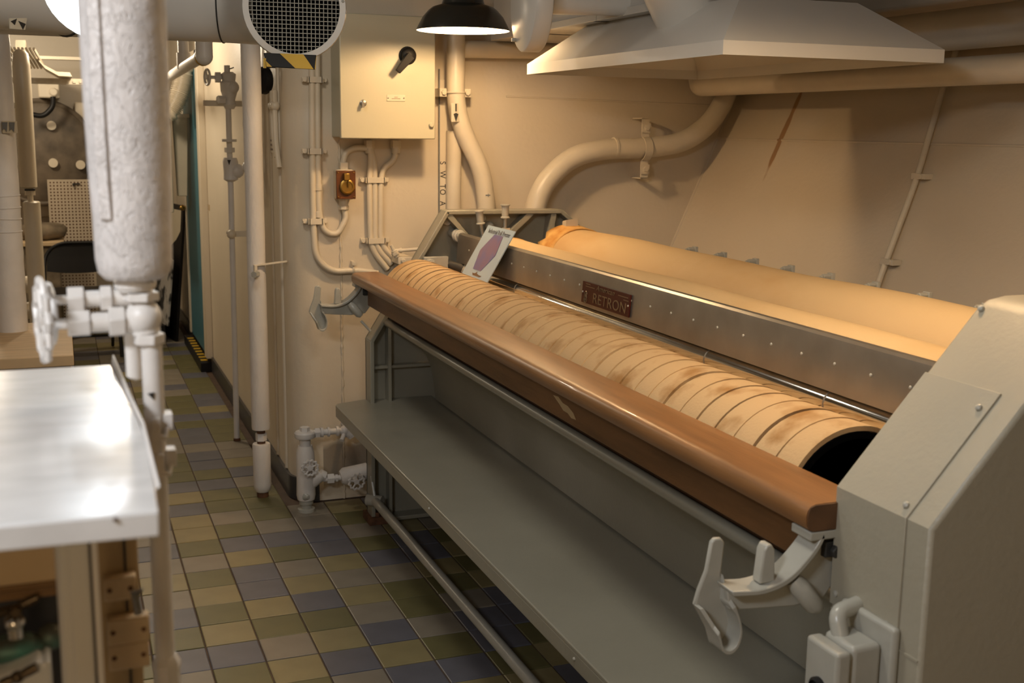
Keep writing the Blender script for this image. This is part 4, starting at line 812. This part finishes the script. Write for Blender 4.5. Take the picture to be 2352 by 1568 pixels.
def zz_(py): return 1.512-(py-297)*.000402
b = MB(); b.cyl((PX-.004, PY, zz_(668)), (PX-.004, PY, 1.376), .016, 18); b.lathe([(.0185, 0), (.0185, .005)], (PX-.004, PY, zz_(660)), seg=20); b.build('neck', 'white', fv)
b = MB(); b.hexn((PX+.001, PY, zz_(692)), (PX+.001, PY, zz_(672)), .0165); b.ball((PX+.002, PY, zz_(731)), .0168, (1, 1, 1.0), 20, 12); b.hexn((PX+.006, PY, zz_(792)), (PX+.006, PY, zz_(768)), .0148); b.cyl((PX+.004, PY, zz_(768)), (PX+.003, PY, zz_(750)), .013, 16); b.build('valve_body', 'white', fv, bevel=.001)
b = MB()
za, zbv = zz_(688), zz_(738)
for z, x0, y, segs in ((za, PX-.006, PY+.01, ((.0, .018, .008, 16), (.018, .028, .0125, 6), (.028, .042, .0075, 16), (.042, .056, .0125, 6), (.056, .074, .004, 12))),
                     (zbv, PX-.008, PY, ((.0, .006, .011, 16), (.006, .020, .0145, 6), (.020, .036, .009, 16), (.036, .055, .0125, 6), (.055, .075, .0045, 12)))):
    for a, c, r, n in segs: b.cyl((x0-a, y, z), (x0-c, y, z), r, n)
b.build('valve_bonnet', 'white', fv, bevel=.0008)
wheel(fv, (PX-.0835, PY, zbv-.0+.004), (1, .16, 0), .0335, .0036, 5, lobes=11)
wheel(fv, (PX-.078, PY+.03, za-.015), (1, .16, 0), .026, .0035, 5)
b = MB(); b.tube([(PX+.008, PY, .02), (PX+.008, PY, zz_(790))], .0095, 18); b.build('lower_pipe', 'white', fv)
b = MB(); b.tube([(PX-.009, PY+.012, zz_(880)), (PX-.008, PY+.012, zz_(875)), (PX-.008, PY+.012, zz_(765))], [.004, .007, .007], 14); b.build('branch_pipe', 'white', fv)
b = MB(); q = (0.067,1.089,1.265); b.prism([(q[0]-.003, q[2]+.003), (q[0]+.003, q[2]+.004), (q[0]+.002, q[2]-.003)], 'y', q[1], q[1]+.002); b.build('paint_chip', 'ink', fv)
for py, dx in ((975, .0), (1062, .002)):
    z = zz_(py); b = MB(); b.box((PX+.014+dx, PY-.006, z-.009), (PX+.024+dx, PY+.012, z+.007)); b.box((PX+.004+dx, PY-.015, z-.016), (PX+.012+dx, PY-.011, z+.006)); b.tube([(PX+.006+dx, PY-.013, z-.01), (PX+.016+dx, PY-.013, z-.014), (PX+.02+dx, PY, z-.002)], .003, 6); b.build('pipe_clip', 'white', fv, bevel=.001)
b = MB(); zl = (0.062,1.1,0.995)[2]; b.lathe([(.0095, zl+.012), (.0135, zl+.004), (.0135, zl-.002), (.0125, zl-.005), (.0135, zl-.03), (.0135, zl-.06)], (PX+.009, PY, 0), seg=8); b.build('lower_fitting', 'white', fv)
# machine with the worn white sheet top
T = 1.267
tb = thing('sheet_topped_machine', 'machine with a worn shiny white sheet-metal top at the lower left', 'machine', (-.15, 1.0, 0))
ed = [(-.62, .745), (-.047, .752), (.0475, .748), (.0495, .80), (.0515, .90), (.052, .957), (.047, 1.06), (.0385, 1.243), (-.62, 1.25)]
b = MB(); b.prism(ed, 'z', T-.003, T); b.loft([[(x, y, z) for x, y in ((-.62, .742), (-.047, .749), (.0475, .745))]+[(x, y+.003, z) for x, y in ((.0475, .745), (-.047, .749), (-.62, .742))] for z in (T-.0165, T)]); b.build('sheet_top', 'tabletop', tb, bevel=.0012)
b = MB(); b.loft([[(.0385, 1.244, T), (.0405, 1.243, T+.0105)], [(.042, 1.17, T), (.0445, 1.168, T+.006)], [(.046, 1.08, T), (.0485, 1.08, T+.004)], [(.051, .98, T), (.0535, .98, T+.002)], [(.050, .80, T-.001), (.052, .80, T+.001)]], closed=False, cap=False); e = b.build('turned_edge', 'white', tb); sm = e.modifiers.new('t', 'SOLIDIFY'); sm.thickness = .0012
b = MB(); q = (0.021,0.744,1.265); b.lathe([(.0016, 0), (.0012, .001), (0, .0012)], (q[0], .7455, q[2]), (0, -1, 0), 10); b.build('rivet', 'rust', tb)
b = MB(); q = (0.044,1.061,1.268); b.quad((q[0]-.006, q[1]-.008, T+.0003), (q[0]+.007, q[1]-.008, T+.0003), (q[0]+.008, q[1]+.004, T+.0003), (q[0]-.002, q[1]+.001, T+.0003), .0004); b.build('worn_patch', 'steel', tb)
p0, p1 = (-0.016,0.86,1.213), (0.015,0.86,1.209)
b = MB(); b.box((p0[0]+.006, .845, .70), (p1[0]-.0105, .90, T-.003)); b.cyl((p0[0]+.006, .858, .70), (p0[0]+.006, .858, T-.003), .0085, 16); b.build('corner_post', 'duct', tb, bevel=.002)
b = MB(); b.box((p1[0]-.0105, .848, .70), (p1[0]-.0088, .90, T-.003)); b.build('black_gasket', 'black', tb)
b = MB(); b.box((p1[0]-.0088, .846, .70), (p1[0]-.0045, .90, T-.003)); b.build('edge_strip', 'white', tb, bevel=.001)
q = (-0.042,0.95,1.156)
b = MB(); b.box((-.62, .94, q[2]), (p0[0]+.004, .958, T-.003)); b.build('plywood_board', 'ply', tb)
b = MB()
for k in range(3): b.box((-.62, .9385-.0004*(k % 2), q[2]-.004*k-.004), (p0[0]+.004, .958, q[2]-.004*k-.0004))
b.build('plywood_edge', 'plyedge', tb)
b = MB(); b.box((-.62, .99, q[2]-.20), (p0[0]+.01, 1.0, q[2]-.014)); b.build('back_panel', 'base', tb)
b = MB(); b.box((-.62, .97, q[2]-.02), (p0[0]+.01, .99, q[2]-.0125)); b.build('steel_lip', 'steel', tb)
b = MB(); b.box((-.60, .86, .02), (-.56, 1.22, T-.004)); b.box((-.02, 1.16, .02), (.03, 1.22, T-.004)); b.build('frame_leg', 'duct', tb)
b = MB(); b.box((-.60, .80, .02), (p1[0]-.006, 1.22, .70)); b.build('lower_cabinet', 'duct', tb, bevel=.004)
# valve gear under the top
fc = thing('mixing_faucet', 'corroded green and bronze faucet below the white sheet top', 'faucet', (-0.052,0.94,1.099))
f0 = Vector((-0.055,0.94,1.103))
b = MB(); b.ball(f0, .017, (1.6, .9, .75), 20, 10); b.ball(f0+Vector((.028, .004, .004)), .011); b.build('faucet_body', 'verdigris', fc)
f1 = Vector((-0.052,0.93,1.129)); b = MB(); b.ball(f1, .0085, (1, 1, .8)); b.cyl(f1-Vector((0, 0, .012)), f1, .0065, 12); b.build('bonnet', 'chrome', fc)
f2 = Vector((-0.05,0.93,1.141)); b = MB(); b.tube([f1, f2], [.004, .005], 10)
for dx, dz, dy in ((.016, .006, 0), (-.014, -.002, -.004), (.0, .001, -.014)): b.tube([f2, f2+Vector((dx*.6, dy*.6, dz*.6)), f2+Vector((dx, dy, dz))], [.0028, .004, .0035], 10)
b.build('cross_handle', 'bronze', fc)
f3 = Vector((-0.051,0.9,1.097)); b = MB()
for dx, dz in ((.014, .006), (-.012, -.004)): b.tube([f3, f3+Vector((dx*.6, 0, dz*.6)), f3+Vector((dx, 0, dz))], [.003, .004, .0038], 10)
b.ball(f3, .005); b.build('cross_handle', 'bronze', fc)
bs = [(-0.064,0.92,1.097), (-0.036,0.92,1.105), (-0.033,0.92,1.102), (-0.031,0.92,1.104), (-0.027,0.92,1.104), (-0.027,0.92,1.067), (-0.066,0.92,1.059)]
b = MB(); b.prism([(p[0], p[2]) for p in bs]+[(bs[6][0]-.06, bs[6][2]), (bs[0][0]-.06, bs[0][2])], 'y', .905, .935); tag(b.build('wash_basin', 'porcelain', bevel=.003), 'white basin rim under the corroded faucet', 'basin')
# tan post with hinge leaves
tpst = thing('tan_post', 'tan upright with painted hinge leaves under the edge of the white sheet top', 'post', (.03, 1.02, .02))
t0, t1 = (0.011,1,1.141), (0.045,1,1.137)
b = MB(); b.box((t0[0], 1.0, .02), (t1[0], 1.06, T-.004)); b.build('upright', 'tan', tpst, bevel=.002)
b = MB(); b.box((t1[0]-.012, .998, .02), (t1[0]-.010, 1.0, T-.01)); b.build('joint_line', 'dark', tpst)
for a, c in (((236, 1325), (316, 1370)), ((244, 1420), (345, 1468)), ((246, 1478), (345, 1524))):
    e0 = {236: (0.015,0.99,1.134), 244: (0.016,0.99,1.097), 246: (0.016,0.99,1.074)}[a[0]]; e1 = {316: (0.042,0.99,1.113), 345: (0.051,0.99,1.073)}[c[0]] if c[1] != 1524 else (0.05,0.99,1.05)
    b = MB(); b.box((e0[0], .985, e1[2]), (e1[0], 1.0, e0[2])); hg = b.build('hinge_leaf', 'ply', tpst, bevel=.002)
    b = MB(); b.ball((e0[0]+.005, .985, (e0[2]+e1[2])/2), .0022, seg=8, rng=5); b.ball((e1[0]-.005, .985, (e0[2]+e1[2])/2), .0022, seg=8, rng=5); b.build('hinge_screw', 'rust', hg)
b = MB(); l0, l1 = Vector((0.04,0.975,1.12)), Vector((0.042,0.975,1.104)); b.tube([l0+Vector((-.003, 0, .001)), l0+Vector((.004, 0, .004)), l0, l1], .0035, 8); b.build('latch', 'steel', tpst)
# ================================================================ far left: counter, pipes, the room beyond
ct = thing('work_counter', 'cream work counter with a wooden top behind the white sheet top', 'counter', (-.5, 4.85, 0))
k0 = (0.01,4.6,0.726)
b = MB(); b.box((-1.3, 4.30, .02), (k0[0]-.008, 5.0, k0[2]-.05)); b.build('counter_body', 'ply', ct, bevel=.004)
b = MB(); b.box((-1.32, 4.26, k0[2]-.05), (k0[0], 5.02, k0[2]-.012)); b.build('counter_top', 'ply', ct, bevel=.003)
pA = thing('wrapped_pipe', 'grey-white wrapped pipe with stencil marks standing on the counter at the left edge', 'pipe', (-.2, 4.85, k0[2]-.012))
xa, xb_ = (-0.201,4.85,0.703)[0]-.0, 0
b = MB(); pr = []; z = k0[2]-.012; rn = random.Random(3)
while z < ZC:
    pr.append((.0565+rn.uniform(-.0012, .0012), z)); z += .03
b.lathe(pr, (xa-.004, 4.85, 0), seg=28); b.build('wrapping', 'white', pA, angle=60)
for z in (1.235, 1.19, 1.15, 1.10): 
    b = MB(); b.torus((xa-.004, 4.85, z), .057, .003, (.06*math.sin(z*40), 0, 1), 28, 6); b.build('wrap_band', 'white', pA)
q = Vector((-0.17,4.8,1.493)); 
b = MB(); b.box((q.x-.022, 4.789, q.z-.022), (q.x+.03, 4.7935, q.z+.022)); b.build('stencil_tag', 'tag', pA)
for dx in (-.013, .012):
    b = MB(); b.prism([(q.x+dx-.009, q.z+.018), (q.x+dx+.010, q.z+.018), (q.x+dx+.006, q.z-.018), (q.x+dx-.002, q.z-.006), (q.x+dx-.009, q.z-.014)], 'y', 4.786, 4.789); b.build('stencil_mark', 'inkgrey', pA)
Yp = 6.3; xp = (-0.149,6.3,1.471)[0]
pB = thing('lagged_riser', 'cream lagged riser with a bare union halfway, next to the wrapped pipe', 'pipe', (xp, Yp, 0))
zu, zl_ = (-0.158,6.3,1.189)[2], (-0.158,6.3,1.124)[2]
b = MB(); b.lathe([(.03, zu), (.040, zu+.006), (.041, 1.5), (.042, 1.78), (.036, 1.84), (.02, 1.86)], (xp, Yp, 0), seg=20); b.build('lagging', 'pipe', pB)
b = MB(); b.lathe([(.04, 0.0), (.042, .3), (.042, .8), (.041, zl_-.006), (.034, zl_)], (xp+.008, Yp, 0), seg=20); b.build('lagging', 'pipe', pB)
b = MB(); b.cyl((xp+.004, Yp, zl_-.01), (xp+.004, Yp, zu+.01), .014, 12); b.hexn((xp+.004, Yp, zl_+.03), (xp+.004, Yp, zu-.012), .026); b.build('union', 'pipe', pB)
b = MB(); b.box((xp-.02, Yp-.03, zu-.012), (xp+.028, Yp+.03, zu-.004)); b.build('dark_band', 'dark', pB)
for z, nm, lb in ((.80, 'cross_pipe', 'upper horizontal cream pipe low behind the wrapped pipe'), (.62, 'cross_pipe', 'lower horizontal cream pipe low behind the wrapped pipe')):
    q = (-0.305,6.6,0.668) if z > .7 else (-0.313,6.6,0.53)
    b = MB(); b.tube([(-1.2, 6.6, q[2]), (xp-.02, 6.6, q[2])], .045, 16); tag(b.build(nm, 'pipe'), lb, 'pipe')
# dark washing drum end far left
wd = thing('drum_machine', 'dark mottled drum end with pale bolts on the far bulkhead', 'machine', (-0.04,8.9,1.365))
c = Vector((-0.116,9,1.302)); b = MB(); b.lathe([(.36, .16), (.37, .0), (.34, -.02), (.30, -.03), (0, -.035)], c, (0, 1, 0), 48); b.build('drum_end', 'mottled', wd)
b = MB(); b.torus(c+Vector((0, -.01, 0)), .36, .018, (0, 1, 0), 48, 8); b.build('drum_rim', 'mottled', wd)
for px, py in ((0, 0), (1, 0), (2, 0)):
    q = ((-0.039,8.96,1.491), (-0.042,8.96,1.23), (0.14,8.96,1.217))[px]
    b = MB(); b.cyl((q[0], 8.99, q[2]), (q[0], 8.93, q[2]), .032, 16); b.build('bolt', 'pipe', wd)
b = MB(); q = [(-0.169,8.8,1.567), (-0.086,8.8,1.551), (-0.02,8.8,1.62), (-0.017,8.8,1.688)]; b.tube(fillet(q, .08), .018, 10); tag(b.build('hose', 'black'), 'short black hose curling above the drum machine', 'hose')
q = Vector((-0.042,8.9,1.74)); b = MB(); b.box((q.x-.07, 8.85, q.z-.06), (q.x+.07, 9.3, q.z+.07)); b.cyl((q.x+.03, 8.85, q.z-.02), (q.x+.03, 8.82, q.z-.02), .03, 12); tag(b.build('junction_box', 'pipe', bevel=.01), 'cream junction box above the black hose', 'box')
p_ = [(0.139,9.1,1.657), (0.192,9.1,1.658), (0.19,9.1,1.263), (0.124,9.1,1.263)]
b = MB(); b.box((p_[3][0], 9.05, p_[2][2]), (p_[1][0]+.1, 9.3, p_[0][2])); tag(b.build('wall_locker', 'wall', bevel=.01), 'cream wall box right of the dark drum end', 'box')
b = MB(); q0, q1 = (-0.223,9,1.185), (0.228,9,1.185); b.box((q0[0], 9.17, q0[2]-.35), (q1[0]+.4, 9.3, q0[2])); tag(b.build('bench_panel', 'wall', bevel=.01), 'cream ledge along the far bulkhead under the drum end', 'panel')
# pegboard
g0, g1 = (-0.089,8.9,1.113), (0.177,8.9,1.112); g2 = (0.156,8.9,0.401)
pg = thing('pegboard', 'cream perforated board standing behind the folding chair', 'board', ((g0[0]+g2[0])/2, 8.93, g2[2]-.25))
b = MB(); b.box((g0[0], 8.92, g2[2]-.3), (g2[0]+.05, 8.95, g0[2])); b.build('board', 'peg', pg)
b = MB(); st = .023; nx_ = int((g2[0]+.04-g0[0])/st); nz_ = int((g0[2]-g2[2]+.28)/st)
for i in range(nx_):
    for j in range(nz_):
        x = g0[0]+.02+i*st; z = g0[2]-.02-j*st; r = .005; b.add([(x-r, 8.9193, z-r), (x+r, 8.9193, z-r), (x+r, 8.9193, z+r), (x-r, 8.9193, z+r)], [(0, 1, 2, 3)])
o = b.build('peg_holes', 'brown', pg, smooth=False); o['kind'] = 'stuff'
b = MB(); q = (0.103,8.9,1.084); b.box((q[0]-.025, 8.905, q[2]-.004), (q[0]+.025, 8.918, q[2]+.004)); b.box((q[0]-.025, 8.89, q[2]-.015), (q[0]-.017, 8.918, q[2]+.004)); b.build('hook', 'dark', pg)
# bundles on a trolley left of the chair
z_t = (-0.098,8.6,0.71)[2]
sk = [(-0.181,8.3,0.487), (-0.167,8.3,0.742), (-0.019,8.3,0.739)]
b = MB(); rings = []; rn = random.Random(2)
def lump(c, d, seed, name, m, label, cat):
    rn = random.Random(seed); b = MB(); rings = []; n = 20
    for i in range(11):
        t = PI*i/10; ring = []
        for k in range(n):
            a = 2*PI*k/n; rr = (max(math.sin(t), .01))**.6*(1+.09*math.sin(3*a+seed)+.06*math.sin(5*a+i))
            ring.append((c[0]+d[0]*rr*math.cos(a), c[1]+d[1]*rr*math.sin(a), c[2]-d[2]*math.cos(t)*(1+.05*math.sin(4*a))))
        rings.append(ring)
    b.loft(rings); return tag(b.build(name, m, angle=70), label, cat)
q = (-0.112,8.6,0.755); lump((q[0]-.03, 8.7, z_t+.058), (.16, .13, .06), 1, 'cloth_bundle', 'sack', 'rolled grey-brown cloth bundle on top of the brown crate', 'bundle')
cr = thing('laundry_crate', 'brown crate behind the black folding chair carrying a cloth bundle', 'crate', (-.35, 8.7, 0))
b = MB(); b.box((-.75, 8.55, .02), (-.03, 8.85, z_t-.03)); b.build('crate_body', 'sack', cr, bevel=.02)
b = MB(); b.box((-.78, 8.52, z_t-.03), (.0, 8.87, z_t)); b.build('crate_lid', 'ply', cr, bevel=.005)
# folding chair
fcx, fcy = .085, 8.05
ch = thing('folding_chair', 'black folding metal chair in the room at the end of the passage', 'chair', (fcx, fcy, 0))
zt = (0.072,8,0.737)[2]
w_ = .20
b = MB(); b.tube(fillet([(fcx+.23, 7.86, .012), (fcx+.215, 8.06, .55), (fcx+.205, 8.14, zt-.07), (fcx+.12, 8.14, zt), (fcx-.12, 8.14, zt), (fcx-.205, 8.14, zt-.07), (fcx-.215, 8.06, .55), (fcx-.23, 7.86, .012)], [0, .05, .08, .1, .1, .08, .05, 0]), .012, 10); b.build('frame', 'black', ch)
b = MB()
rr = []
for i in range(13):
    t = -1+2*i/12; cz_ = zt+.005-.085*abs(t)**2.2; rr.append([(fcx+t*.195, 8.13+.03*(1-t*t), cz_), (fcx+t*.20, 8.10+.03*(1-t*t), zt-.20+.02*t*t), (fcx+t*.20, 8.104+.03*(1-t*t), zt-.20+.02*t*t), (fcx+t*.195, 8.136+.03*(1-t*t), cz_)])
b.loft(rr); b.build('backrest', 'black', ch)
b = MB(); b.box((fcx-.19, 7.70, .43), (fcx+.19, 8.08, .455)); b.build('seat', 'black', ch, bevel=.01)
for s in (-1, 1):
    b = MB(); b.tube([(fcx+s*.185, 7.72, .44), (fcx+s*.19, 8.30, .012)], .011, 10); b.build('rear_leg', 'black', ch)
b = MB(); b.cyl((fcx-.22, 7.92, .18), (fcx+.22, 7.92, .18), .008, 8); b.build('stretcher', 'black', ch)
b = MB(); b.cyl((fcx-.185, 8.2, .10), (fcx+.185, 8.2, .10), .008, 8); b.build('stretcher', 'black', ch)
# bucket
bx, by = .40, 8.6
bk = thing('bucket', 'grey plastic bucket on the deck beside the leaning posters', 'bucket', (bx, by, 0))
b = MB(); b.lathe([(.13, 0), (.135, .01), (.155, .34), (.165, .345), (.165, .38), (.155, .385), (.15, .37), (.125, .03), (0, .03)], (bx, by, 0), seg=28); b.build('bucket_body', 'bucket', bk, angle=50)
b = MB(); b.torus((bx, by, .30), .158, .007, (0, 0, 1), 28, 6); b.build('bucket_band', 'bucket', bk)
# posters leaning on the passage wall
zp = (0.774,8.75,0.953)[2]
ps = thing('display_board', 'tall black display board leaning on the passage wall past the blue door', 'board', (.74, 8.75, 0))
b = MB(); b.quad((.715, 8.36, .005), (.60, 8.98, .005), (.69, 8.98, zp), (.805, 8.36, zp), .018); b.build('panel', 'black', ps)
b = MB(); b.quad((.752, 8.40, .62), (.692, 8.70, .62), (.710, 8.70, .92), (.772, 8.40, .92), -.003); b.build('pale_print', 'tag', ps)
ps2 = thing('photo_board', 'lower board of grey pictures leaning in front of the black display board', 'board', (.68, 8.8, 0))
b = MB(); b.quad((.655, 8.33, .12), (.55, 8.9, .12), (.60, 8.9, .66), (.705, 8.33, .58), .012); b.build('panel', 'poster', ps2)
b = MB(); b.box((.55, 8.36, .0), (.63, 8.85, .12)); b.build('stand', 'black', ps2)
# locker and posts right of the big lagged pipe
q = (0.669,7.75,0.953); b = MB(); b.box((q[0]-.30, 7.75, q[2]), (q[0], 8.1, ZC)); tag(b.build('hanging_locker', 'wall', bevel=.006), 'cream hanging locker just right of the big lagged pipe', 'locker')
q = (0.739,7.9,1.567); qb = (0.719,7.9,1.05)
hp_ = thing('hanging_hopper', 'cream post with a flange below the ribbed hose near the blue door', 'post', (q[0], 7.9, qb[2]))
b = MB(); b.box((q[0]-.055, 7.87, q[2]-.015), (q[0]+.06, 7.95, q[2]+.01)); b.build('flange', 'pipe', hp_)
b = MB(); b.prism([(q[0]-.045, q[2]-.01), (q[0]+.05, q[2]-.01), (q[0]+.03, qb[2]), (q[0]-.03, qb[2])], 'y', 7.88, 7.94); b.build('post', 'pipe', hp_, bevel=.004)
q2 = [(0.757,7.6,1.869), (0.74,7.6,1.764), (0.696,7.6,1.644), (0.627,7.6,1.55)]
b = MB(); pts = fillet(q2, .12, 8); fine = []
for i in range(len(pts)-1):
    for k in range(6): fine.append(pts[i].lerp(pts[i+1], k/6))
b.tube(fine, [.055+.006*(1 if (i//2) % 2 else -1) for i in range(len(fine))], 16); tag(b.build('ribbed_hose', 'pipe', angle=60), 'cream ribbed hose hanging beside the blue door', 'hose')
# overhead light tray far left
lt = thing('overhead_tray', 'cream cable tray and bracket below the overhead at the far left', 'tray', (-0.034,7.5,1.816))
a, c = (-0.205,7.2,1.799), (0.137,7.2,1.746)
b = MB(); b.box((a[0]-.3, 7.2, c[2]-.02), (c[0]+.3, 7.26, c[2]+.012)); 
for k in range(14): b.box((a[0]+.02+k*.035, 7.19, c[2]-.012), (a[0]+.036+k*.035, 7.2, c[2]+.0))
b.build('tray_rail', 'pipe', lt)
q = [(-0.104,7,1.882), (-0.053,7,1.819), (0.012,7,1.783), (0.079,7,1.781)]
b = MB(); b.loft([[(p[0], 6.9, p[2]), (p[0], 7.3, p[2]), (p[0]+.01, 7.3, p[2]-.022), (p[0]+.01, 6.9, p[2]-.022)] for p in [Vector(v) for v in q]]); b.build('curved_bracket', 'pipe', lt)
q0, q1 = (-0.097,8.2,1.93), (0.16,8.2,1.911); b = MB(); b.box((q0[0], 8.2, q1[2]), (q1[0]+.3, 8.3, q0[2])); b.build('light_bar', 'pipe', lt)
q = [(-0.183,6.9,1.942), (-0.135,6.9,1.943), (-0.139,6.9,1.884), (-0.194,6.9,1.833)]; b = MB(); b.prism([(p[0], p[2]) for p in q], 'y', 6.9, 7.3); b.build('gusset', 'pipe', lt)
b = MB(); q = (-0.134,7,1.867)
for k in range(9): b.cyl((q[0]-.1+k*.018, 6.5, q[2]+.01), (q[0]-.06+k*.018, 7.3, q[2]-.05), .007, 6)
b.build('cables', 'pipe', lt)
